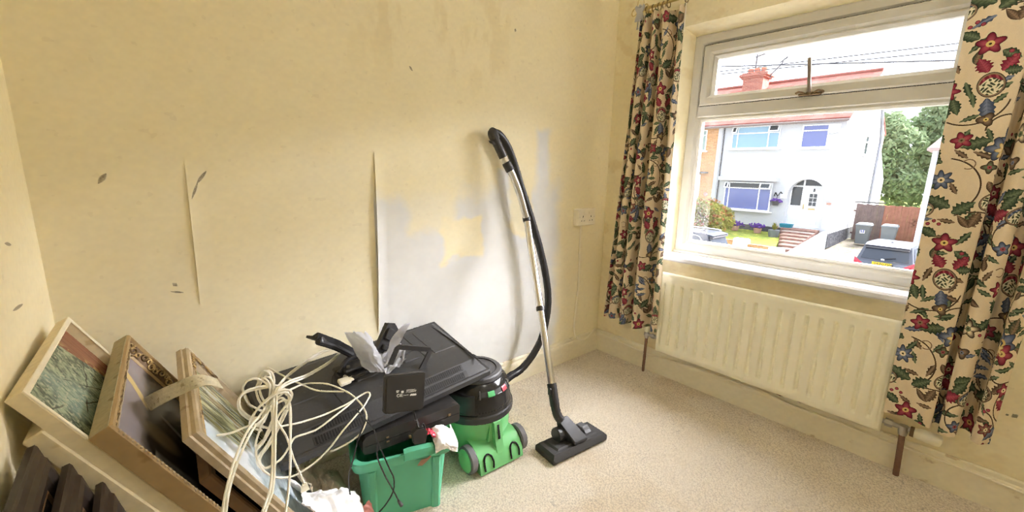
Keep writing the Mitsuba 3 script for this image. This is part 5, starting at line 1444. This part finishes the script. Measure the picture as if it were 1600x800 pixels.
obj(h + '__number_plate', cbox((HX - .02, 3.34, -.02), (HX, 3.52, .08)), 'm_terracotta')
# gable wall details
sw = obj(h + '__window', cat([cbox((26.75, YA - .04, 2.50), (27.5, YA + .02, 2.56)), cbox((26.75, YA - .04, 3.44), (27.5, YA + .02, 3.5)), cbox((26.75, YA - .04, 2.5), (26.82, YA + .02, 3.5)), cbox((27.43, YA - .04, 2.5), (27.5, YA + .02, 3.5)), cbox((26.75, YA - .10, 3.1), (27.5, YA + .0, 3.17)), cbox((26.7, YA - .12, 2.42), (27.55, YA, 2.5))]), 'm_pvc_out')
obj(sw + '__pane', cbox((26.8, YA - .03, 2.54), (27.45, YA - .02, 3.46)), 'm_pane_dark')
sw = obj(h + '__window', cat([cbox((28.9, YA - .04, -.4), (29.8, YA + .02, -.32)), cbox((28.9, YA - .04, .56), (29.8, YA + .02, .64)), cbox((28.9, YA - .04, -.4), (29.0, YA + .02, .6)), cbox((29.7, YA - .04, -.4), (29.8, YA + .02, .6)), cbox((28.9, YA - .04, .05), (29.8, YA + .02, .13))]), 'm_pvc_out')
obj(sw + '__pane', cbox((28.98, YA - .03, -.33), (29.72, YA - .02, .57)), 'm_pane_green')
obj(h + '__drainpipe', tube([(30.7, YA - .06, -2.0), (30.7, YA - .06, 2.8), (30.75, YA - .06, 3.3), (30.1, YA - .06, 4.4), (29.4, YA - .06, 5.2)], .07, 8, 4), 'm_pipe_grey', 30)
obj(h + '__drainpipe', tube([(30.95, YA - .06, -2.0), (30.95, YA - .06, 3.4)], .05, 8), 'm_pipe_grey', 30)
obj(h + '__drainpipe', tube([(HX - .04, 8.66, -1.3), (HX - .04, 8.66, 3.4), (HX - .2, 8.66, 3.85)], .035, 8), 'm_gutter', 30)
wing = extr([(3.30, -2.1), (6.5, -2.1), (6.5, 1.3), (4.9, 2.6), (3.30, 1.3)], 2.6).apply_transform(basis((31.9, 0, 0), (0, 1, 0), (0, 0, 1), (1, 0, 0)))
obj(h + '__rear_wing', cat([wing, hull([(31.9, YA, -2.1), (34.6, YA, -2.1), (31.9, YA + 1, -2.1), (34.6, YA + 1, -2.1), (31.9, YA, 2.9), (34.6, YA, 1.2), (31.9, YA + 1, 2.9), (34.6, YA + 1, 1.2)])]), 'm_render_wall')
rf = cat([hull([(HX - .38, y, z) for y in (3.12, YB) for z in (3.84, 3.94)] + [(27.1, y, z) for y in (3.12, YB) for z in (6.64, 6.74)]), hull([(32.3, y, z) for y in (3.25, YB) for z in (3.84, 3.94)] + [(27.1, y, z) for y in (3.25, YB) for z in (6.64, 6.74)])])
obj(h + '__roof', rf, 'm_tiles')
obj(h + '__ridge_tiles', tube([(27.1, 3.12, 6.74), (27.1, YB, 6.74)], .11, 8), 'm_tiles', 30)
obj(h + '__gutter', tube([(HX - .40, 3.1, 3.85), (HX - .40, YB, 3.85)], .03, 8), 'm_gutter_pale', 30)
obj(h + '__soffit', cbox((HX - .34, 3.14, 3.79), (HX + .02, YB, 3.84)), 'm_gutter_pale')
# chimney shared by the two houses
obj(h + '__chimney', cat([cbox((25.7, 8.28, 5.2), (26.7, 9.38, 6.92)), cbox((25.64, 8.16, 6.92), (26.76, 9.50, 7.02)), cbox((25.58, 8.04, 7.02), (26.82, 9.58, 7.16)), cbox((25.66, 8.2, 7.16), (26.74, 9.46, 7.24))]), 'm_brick_red')
mat('m_pot', [0.60, 0.20, 0.13], 0.8)
for y in (8.45, 8.82, 9.18):
    obj(h + '__chimney__pot', lathe([(0, 7.22), (.17, 7.22), (.15, 7.42), (.165, 7.44), (.165, 7.52), (.13, 7.54), (.12, 7.4), (0, 7.4)], 16, (26.2, y, 0)), 'm_pot', 30)
k = obj('aerial', cat([tube([(26.3, 8.98, 7.1), (26.3, 8.98, 8.35)], .04, 6), tube([(26.3, 9.05, 8.2), (26.3, 8.55, 8.32)], .028, 6)] + [tube([(26.3 - .12, 9.0 - i * .1, 8.21 + i * .024), (26.3 + .12, 9.0 - i * .1, 8.21 + i * .024)], .016, 5) for i in range(5)] + [tube([(26.3, 9.02, 7.55), (26.3, 8.62, 7.62)], .025, 6)]), 'm_wire', 30)
tag(k, 'small television aerial standing on the chimney pots', 'aerial')
k = obj('aerial', cat([tube([(26.1, 8.05, 6.9), (26.1, 7.98, 7.1), (26.1, 7.55, 7.55), (26.1, 7.50, 7.72)], .032, 6), hull([(26.05, 7.65, 7.60), (26.15, 7.65, 7.62), (26.1, 7.25, 7.86), (26.1, 7.3, 7.92), (26.1, 7.6, 7.70)])]), 'm_wire', 30)
tag(k, 'long aerial on a bent arm at the right of the chimney', 'aerial')

# orange brick neighbour
h2 = thing('house')
tag(h2, 'orange brick half of the semi-detached pair at the left of the window', 'house')
bodyn = extr(prof, 8.0).apply_transform(basis((0, 0, 0), (1, 0, 0), (0, 0, 1), (0, -1, 0))).apply_translation((0, YB + 8.0, 0))
bodyn.fix_normals()
obj(h2 + '__walls', bodyn, 'm_brick_orange')
obj(h2 + '__corner_strip', cbox((HX - .03, YB, -2.0), (HX + .02, YB + .22, 3.9)), 'm_render_wall')
rf2 = cat([hull([(HX - .38, y, z) for y in (YB, YB + 8) for z in (3.84, 3.94)] + [(27.1, y, z) for y in (YB, YB + 8) for z in (6.62, 6.74)]), hull([(32.3, y, z) for y in (YB, YB + 8) for z in (3.84, 3.94)] + [(27.1, y, z) for y in (YB, YB + 8) for z in (6.62, 6.74)])])
obj(h2 + '__roof', rf2, 'm_tiles')
obj(h2 + '__ridge_tiles', tube([(27.1, YB, 6.74), (27.1, YB + 8, 6.74)], .11, 8), 'm_tiles', 30)
obj(h2 + '__gutter', cat([tube([(HX - .40, YB, 3.85), (HX - .40, YB + 8, 3.85)], .03, 8), cbox((HX - .34, YB, 3.79), (HX + .02, YB + 8, 3.84))]), 'm_gutter_pale')
house_window(h2, 9.60, 11.9, 2.60, 3.74, HX, [10.3], [3.45], ['m_pane_green'])
house_window(h2, 9.72, 12.0, -.20, 1.26, HX, [10.4], [.95], ['m_pane_green'])
obj(h2 + '__canopy', cbox((HX - .3, 9.3, 1.33), (HX + .02, 12.3, 1.42), .01), 'm_gutter')
obj(h2 + '__wall_ornament', cat([lathe([(0, 0), (.13, 0), (.10, .03), (0, .035)], 14).apply_transform(basis((HX, 9.32, .15), (0, 1, 0), (0, 0, 1), (-1, 0, 0)))]), 'm_terracotta')

# white house on the right, mostly behind the curtain
h3 = thing('house')
tag(h3, 'white house with a tiled hipped roof at the right edge of the window', 'house')
obj(h3 + '__walls', cbox((22.3, -9, -2.2), (31, .20, 2.45)), 'm_render_wall')
obj(h3 + '__roof', hull([(21.9, .42, 2.42), (21.9, -9.3, 2.42), (31.4, .42, 2.42), (31.4, -9.3, 2.42), (21.9, .42, 2.5), (21.9, -9.3, 2.5), (31.4, .42, 2.5), (26.4, -2.2, 6.6), (26.8, -7, 6.6)]), 'm_grey_tiles')
obj(h3 + '__corner_trim', cbox((22.24, .12, -2.2), (22.3, .26, 2.42)), 'm_pvc_out')

# garden things
wv = thing('garden_wall')
tag(wv, 'low orange brick front wall with white painted piers', 'wall')
obj('garden_wall__wall', cat([cbox((17.3, 5.55, -2.5), (17.55, 20, -1.58)), cbox((17.3, 4.15, -2.5), (17.55, 5.05, -1.66))]), 'm_brick_orange')
for y0, y1, z in ((5.02, 5.62, -1.46), (3.66, 4.20, -1.66)):
    obj('garden_wall__pier', cbox((17.2, y0, -2.5), (17.62, y1, z), .04), 'm_pvc_out')
sw_ = hull([(17.35, 3.42, -2.6), (17.35, 3.60, -2.6), (17.35, 3.42, -1.86), (17.35, 3.60, -1.86), (22.28, 3.28, -2.6), (22.28, 3.46, -2.6), (22.28, 3.28, -1.27), (22.28, 3.46, -1.27)])
k = obj('step_wall', sw_, 'm_render_wall')
tag(k, 'white rendered wall sloping down beside the porch steps', 'wall')
stp = thing('porch_steps')
tag(stp, 'flight of red brick steps leading up to the arched porch', 'steps')
for i in range(7):
    x1 = HX - i * .60
    obj('porch_steps__step', cbox((x1 - .66, 3.62, -2.6), (x1 - .001, 5.10 - .17 * i, -1.26 - i * .085), .012), 'm_step_brick')
for y, lab in ((7.15, 'purple flowers in a small pot in front of the white house, left of the two'), (6.05, 'purple flowers in a small pot in front of the white house, right of the two')):
    pk = thing('flower_pot'); tag(pk, lab, 'flower pot')
    obj(pk + '__pot', lathe([(0, -1.62), (.15, -1.62), (.20, -1.36), (.17, -1.36), (0, -1.38)], 14, (21.4, y, 0)), 'm_terracotta', 30)
    pts = np.column_stack([rng.normal(0, .10, 120), rng.normal(0, .14, 120), abs(rng.normal(0, .08, 120))])
    obj(pk + '__flowers', cat([trimesh.creation.icosphere(0, .05).apply_translation(q + np.array((21.4, y, -1.33))) for q in pts]), 'm_purple')
    labels[pk + '__flowers'] = {'kind': 'stuff'}
bk = thing('wall_planter'); tag(bk, 'dark planter of violet flowers hanging on the white wall left of the arch', 'planter')
obj('wall_planter__bowl', lathe([(0, -.20), (.12, -.20), (.22, .02), (.18, .02), (0, .0)], 16, (HX - .22, 5.62, 0)), 'm_gutter', 30)
obj('wall_planter__flowers', cat([trimesh.creation.icosphere(0, .055).apply_translation(q * (.9, 1.5, .5) + np.array((HX - .22, 5.62, .04))) for q in rng.normal(0, .07, (90, 3))]), 'm_purple')
labels['wall_planter__flowers'] = {'kind': 'stuff'}
obj('wall_planter__bracket', cat([tube([(HX - .02, 5.78, .25), (HX - .08, 5.72, .45), (HX - .05, 5.66, .33), (HX - .1, 5.58, .30), (HX - .05, 5.5, .48), (HX - .03, 5.42, .36)], .022, 6), tube([(HX - .02, 5.62, .30), (HX - .22, 5.62, .05)], .012, 6)]), 'm_black', True)
k = obj('trough', hull([(x, y, z) for x, y, z in ((21.9, 4.75, -1.26), (21.9, 5.2, -1.26), (22.2, 4.75, -1.26), (22.2, 5.2, -1.26), (21.86, 4.70, -1.08), (21.86, 5.25, -1.08), (22.24, 4.70, -1.08), (22.24, 5.25, -1.08))]), 'm_teal_pot')
tag(k, 'teal trough standing on the top step by the porch', 'planter')
pk = thing('flower_pot'); tag(pk, 'grey pot with a small green plant at the left of the steps', 'flower pot')
obj(pk + '__pot', lathe([(0, -1.72), (.2, -1.72), (.26, -1.32), (.22, -1.32), (0, -1.36)], 16, (20.9, 5.15, 0)), 'm_bin', 30)
obj(pk + '__plant', cat([hull(np.array([(0, 0, 0), (.02, .03, 0), (.0, .06, .0), (a * .16, b * .16, c * .3 + .1)])).apply_translation((20.9, 5.12, -1.32)) for a, b, c in rng.uniform(-1, 1, (60, 3)) * (1, 1, .5) + (0, 0, .5)]), 'm_leaf_bush')
labels[pk + '__plant'] = {'kind': 'stuff'}

fn_ = thing('fence')
tag(fn_, 'tall board fence across the driveway, brown on the left and red on the right', 'fence')
for nme, y0, y1, mm in (('brown_boards', 1.95, 3.20, 'm_fence_brown'), ('red_boards', .25, 2.02, 'm_fence_red')):
    bs = [cbox((26.7 + (.02 if i % 2 else 0), y, -2.05), (26.75 + (.02 if i % 2 else 0), y + .125, -.10 + .015 * (i % 3)), .008) for i, y in enumerate(np.arange(y0, y1 - .1, .128))]
    for b in bs:
        obj(f'fence__{nme[:-1]}', b, mm)
obj('fence__rail', cat([cbox((26.76, .25, z), (26.84, 3.2, z + .09)) for z in (-1.7, -.5)]), 'm_fence_brown')
obj('fence__top_bar', tube([(26.7, 1.95, .02), (26.7, 3.2, .02)], .035, 6), 'm_gutter')
for i, (bx_, by, bz, lab) in enumerate(((24.95, 2.36, -2.02, 'grey wheeled bin with a printed badge beside the white house'), (25.3, 1.43, -2.02, 'pale lidded wheeled bin behind the parked hatchback'))):
    b = thing('wheelie_bin'); tag(b, lab, 'bin')
    o = np.array((bx_, by, bz))
    obj(b + '__body', hull([o + (x, y, z) for x, y, z in [(-.24, -.22, .05), (-.24, .22, .05), (.24, -.22, .05), (.24, .22, .05), (-.32, -.29, .98), (-.32, .29, .98), (.32, -.29, .98), (.32, .29, .98)]]), 'm_bin' if i == 0 else 'm_bin_lid')
    obj(b + '__lid', hull([o + (x, y, z) for x, y, z in [(-.37, -.32, .98), (-.37, .32, .98), (.36, -.32, .98), (.36, .32, .98), (-.34, -.29, 1.04), (-.34, .29, 1.04), (.36, -.25, 1.09), (.36, .25, 1.09)]]), 'm_bin_lid')
    obj(b + '__wheel', cat([lathe([(0, 0), (.1, 0), (.1, .05), (0, .05)], 14).apply_transform(basis(o + (.22, s * .25, .1), (1, 0, 0), (0, 0, 1), (0, s, 0))) for s in (-1, 1)]), 'm_black')
    if i == 0:
        obj(b + '__badge', cat([cbox(o + (-.300, -.10, .58), o + (-.29, .10, .80))]), 'm_label')
        obj(b + '__badge__mark', cat([cbox(o + (-.304, y, .62), o + (-.299, y + .05, .77), .002) for y in (-.07, .02)]), 'm_pane_blue')


def car(name, o, yaw, L, W, H, paint, rails, lab):
    """x forward, built from rear bumper to bonnet"""
    k = thing(name); tag(k, lab, 'car')
    M = basis(o, (math.cos(yaw), math.sin(yaw), 0), (-math.sin(yaw), math.cos(yaw), 0), (0, 0, 1))
    zb = H * .60
    def sect(x, hw, z0, z1, tw): return [(x, s * hw * q, z) for s in (-1, 1) for q, z in ((.90, z0), (1.0, z0 + .18), (1.0, z1 - .10), (tw, z1))]
    low = cat([hull(sect(0.0, W * .44, .42, .80, .96) + sect(.10, W * .49, .30, zb, .94) + sect(.6, W * .5, .22, zb + .02, .94)), hull(sect(.6, W * .5, .22, zb + .02, .94) + sect(L - .9, W * .5, .22, zb, .94)), hull(sect(L - .9, W * .5, .22, zb, .94) + sect(L - .15, W * .46, .25, zb - .22, .9) + sect(L, W * .40, .35, .62, .9))])
    obj(k + '__body', mv(low, M), paint, 30)
    g0, g1 = W * .46, W * .37
    cab = hull([(.16, s * g0, zb - .02) for s in (-1, 1)] + [(.40, s * g1, H - .03) for s in (-1, 1)] + [(.55, s * g1, H) for s in (-1, 1)] + [(L * .52, s * g1, H - .01) for s in (-1, 1)] + [(L * .60, s * g1, H - .06) for s in (-1, 1)] + [(L - 1.05, s * g0, zb - .02) for s in (-1, 1)])
    obj(k + '__cabin', mv(cab, M), paint, 25)
    t = lambda f: zb + (H - zb) * f
    lerp = lambda f: g0 + (g1 - g0) * f
    xr = lambda f: .16 + .24 * f
    rw = hull([(xr(f) - .012 - d, s * lerp(f) * .86, t(f)) for f in (.12, .82) for s in (-1, 1) for d in (0, .012)])
    obj(k + '__rear_window', mv(rw, M), 'm_car_glass')
    for s in (-1, 1):
        for x0, x1, x2, x3 in ((.42, 1.0, 1.0, .60), (1.08, 1.9, 1.9, 1.08), (1.98, L - 1.35, L * .60 - .1, 1.98)):
            obj(k + '__side_window', mv(hull([(x, s * (lerp(f) + .004 + d), t(f)) for (x, f) in ((x0, .14), (x1, .14), (x2, .84), (x3, .84)) for d in (0, .008)]), M), 'm_car_glass')
        obj(k + '__tail_light', mv(hull([(x, s * W * a, z) for x, a, z in ((.02, .30, zb - .10), (-.005, .46, zb + .0), (.10, .475, zb + .10), (.03, .46, zb - .20), (.0, .34, zb - .18), (.16, .49, zb - .02))]), M), 'm_light_red')
        if rails:
            obj(k + '__roof_rail', mv(tube([(.50, s * g1 * .92, H - .01), (.62, s * g1 * .92, H + .045), (L * .45, s * g1 * .92, H + .05), (L * .52, s * g1 * .92, H)], .022, 8), M), 'm_rail', 30)
            obj(k + '__window_trim', mv(tube([(.40, s * (lerp(.3) + .02), t(.12)), (.55, s * (lerp(.7) + .02), t(.6)), (.85, s * (lerp(.9) + .02), t(.88)), (L * .5, s * (lerp(.9) + .02), t(.90))], .016, 6), M), 'm_rail', 30)
        for x in (.78, L - .85):
            wl = obj(k + '__wheel', mv(lathe([(0, 0), (.26, 0), (.32, .03), (.32, .19), (.24, .22), (.2, .20), (0, .2)], 28).apply_transform(basis((x, s * (W * .5 - .20), .32), (1, 0, 0), (0, 0, 1), (0, s, 0))), M), 'm_black', 30)
    obj(k + '__spoiler', mv(hull([(.26, s * g1 * .98, H - .10) for s in (-1, 1)] + [(.20, s * g1 * .95, H - .06) for s in (-1, 1)] + [(.50, s * g1 * .95, H + .0) for s in (-1, 1)] + [(.50, s * g1 * .95, H - .08) for s in (-1, 1)]), M), paint, 20)
    obj(k + '__spoiler_underside', mv(cat([cbox((.22, -g1 * .95, H - .16), (.34, g1 * .95, H - .10), .01)]), M), 'm_gutter')
    obj(k + '__wiper', mv(tube([(.16, .0, t(.2)), (.14, -.30, t(.32))], .014, 6), M), 'm_black')
    obj(k + '__bumper', mv(hull(sect(-.05, W * .42, .30, .58, .98) + sect(.2, W * .5, .26, .60, .98)), M), 'm_gutter', 30)
    if not rails:
        npm = basis((-.008, 0, .86), (0, -1, 0), (0, 0, 1), (-1, 0, 0))
        pl = obj(k + '__number_plate', mv(cbox((-.26, -.056, 0), (.26, .056, .012), .004), M @ npm), 'm_plate')
        obj(pl + '__lettering', mv(meshkit.text_mesh('CK20 EYW', .070, .003, True).apply_translation((-.205, -.035, .012)), M @ npm), 'm_black')
        obj(k + '__badge', mv(cbox((-.01, -.05, .99), (.01, .05, 1.04), .01), M), 'm_rail')
    obj(k + '__aerial_fin', mv(hull([(.75, 0, H), (.95, .03, H), (.95, -.03, H), (.78, 0, H + .09)]), M), 'm_gutter')
    return k


car('car', (16.1, .42, GZ + .03), math.radians(-4), 3.9, 1.62, 1.50, 'm_car_grey', False, 'grey hatchback with a yellow rear number plate on the driveway opposite')
car('car', (13.1, 4.28, GZ), math.radians(90), 4.4, 1.78, 1.66, 'm_car_silver', True, 'blue-grey car with white roof rails parked at the lower left of the window')

k = obj('overhead_wire', tube([(15.00, 16.67, 6.696), (15.00, 10.07, 5.837), (15.00, 6.12, 5.321), (15.00, 2.82, 4.892), (15.00, -0.48, 4.462), (15.00, -5.75, 3.775)], .018, 6), 'm_wire', True)
tag(k, 'lowest overhead wire, crossing the whole upper pane', 'wire')
k = obj('overhead_wire', tube([(15.00, 10.76, 5.293), (15.00, 6.47, 5.147), (15.00, 3.89, 5.059), (15.00, 1.74, 4.986), (15.00, -0.40, 4.913), (15.00, -3.84, 4.796)], .013, 6), 'm_wire', True)
tag(k, 'upper overhead wire, rising steepest to the right', 'wire')
k = obj('overhead_wire', tube([(15.00, 10.76, 5.255), (15.00, 6.46, 5.053), (15.00, 3.87, 4.932), (15.00, 1.72, 4.831), (15.00, -0.43, 4.730), (15.00, -3.88, 4.568)], .013, 6), 'm_wire', True)
tag(k, 'thin overhead wire between the other two', 'wire')



def foliage(o, blobs, n, size, m, key):
    """leaf blades set around the clumps of a crown"""
    cs = np.array([b[:3] for b in blobs]); rs = np.array([b[3] for b in blobs])
    pick = rng.choice(len(blobs), n, p=rs ** 2 / (rs ** 2).sum())
    d = rng.normal(0, 1, (n, 3)); d /= np.linalg.norm(d, axis=1, keepdims=True)
    c = cs[pick] + d * (rs[pick] * rng.uniform(.72, 1.06, n))[:, None] + np.asarray(o)
    nrm = d + rng.normal(0, .55, (n, 3)); nrm /= np.linalg.norm(nrm, axis=1, keepdims=True)
    a = np.cross(nrm, rng.normal(0, 1, (n, 3))); a /= np.linalg.norm(a, axis=1, keepdims=True)
    b = np.cross(nrm, a)
    s = size * rng.uniform(.7, 1.3, n)[:, None]
    V = np.stack([c - a * s, c + b * s * .5 + nrm * s * .12, c + a * s, c - b * s * .5 + nrm * s * .12], 1).reshape(-1, 3)
    i = np.arange(n) * 4
    F = np.vstack([np.stack([i, i + 1, i + 2], 1), np.stack([i, i + 2, i + 3], 1)])
    k = obj(key, trimesh.Trimesh(V, F, process=False), m)
    labels[k] = {'kind': 'stuff'}


for i, (x, y, hh, w, lab) in enumerate(((39, 4.4, 7.6, 2.6, 'broad green tree behind the fence next to the white house'), (43, 1.4, 8.6, 3.0, 'tall green tree in the middle behind the fence'), (40, -1.9, 8.0, 2.8, 'green tree behind the right-hand white house'), (47, 9.5, 8.0, 3.0, 'green tree behind the white house'))):
    k = thing('tree'); tag(k, lab, 'tree', 'trees behind the fence')
    blobs = []
    for j in range(34):
        t = rng.uniform(.18, 1.0)
        rr = w * math.sin(math.pi * (.15 + .78 * t)) ** .6
        a = rng.uniform(0, 2 * math.pi)
        q = math.sqrt(rng.uniform(0, 1)) * rr * .8
        blobs.append((q * math.cos(a), q * math.sin(a), hh * t, rng.uniform(.7, 1.15)))
    obj(k + '__trunk', cat([cone((x, y, -2.1), (x, y, -2.1 + hh * .5), .28, .14, 10), cone((x, y, -.6), (x + .8, y + .7, 1.6), .14, .06, 8), cone((x, y, -.4), (x - .7, y - .8, 1.8), .14, .06, 8)]), 'm_bark')
    foliage((x, y, -2.1), blobs, 9000, .20, 'm_leaf_tree', k + '__foliage')
k = thing('bush'); tag(k, 'rounded olive and rust coloured bush in the front garden at the left', 'bush')
obj(k + '__stems', cat([cone((19.2, 7.6, -1.7), (19.2 + a, 7.6 + b, -.6), .05, .02, 6) for a, b in rng.uniform(-.7, .7, (9, 2))]), 'm_bark')
foliage((19.2, 7.75, -1.75), [(a * .75, b * 1.15, .35 + c * 1.35, rng.uniform(.28, .45)) for a, b, c in np.column_stack([rng.uniform(-1, 1, (40, 2)), rng.uniform(0, 1, 40)]) if (a * a * .8 + b * b + (c - .2) ** 2) < 1.25], 9000, .075, 'm_leaf_bush', k + '__foliage')
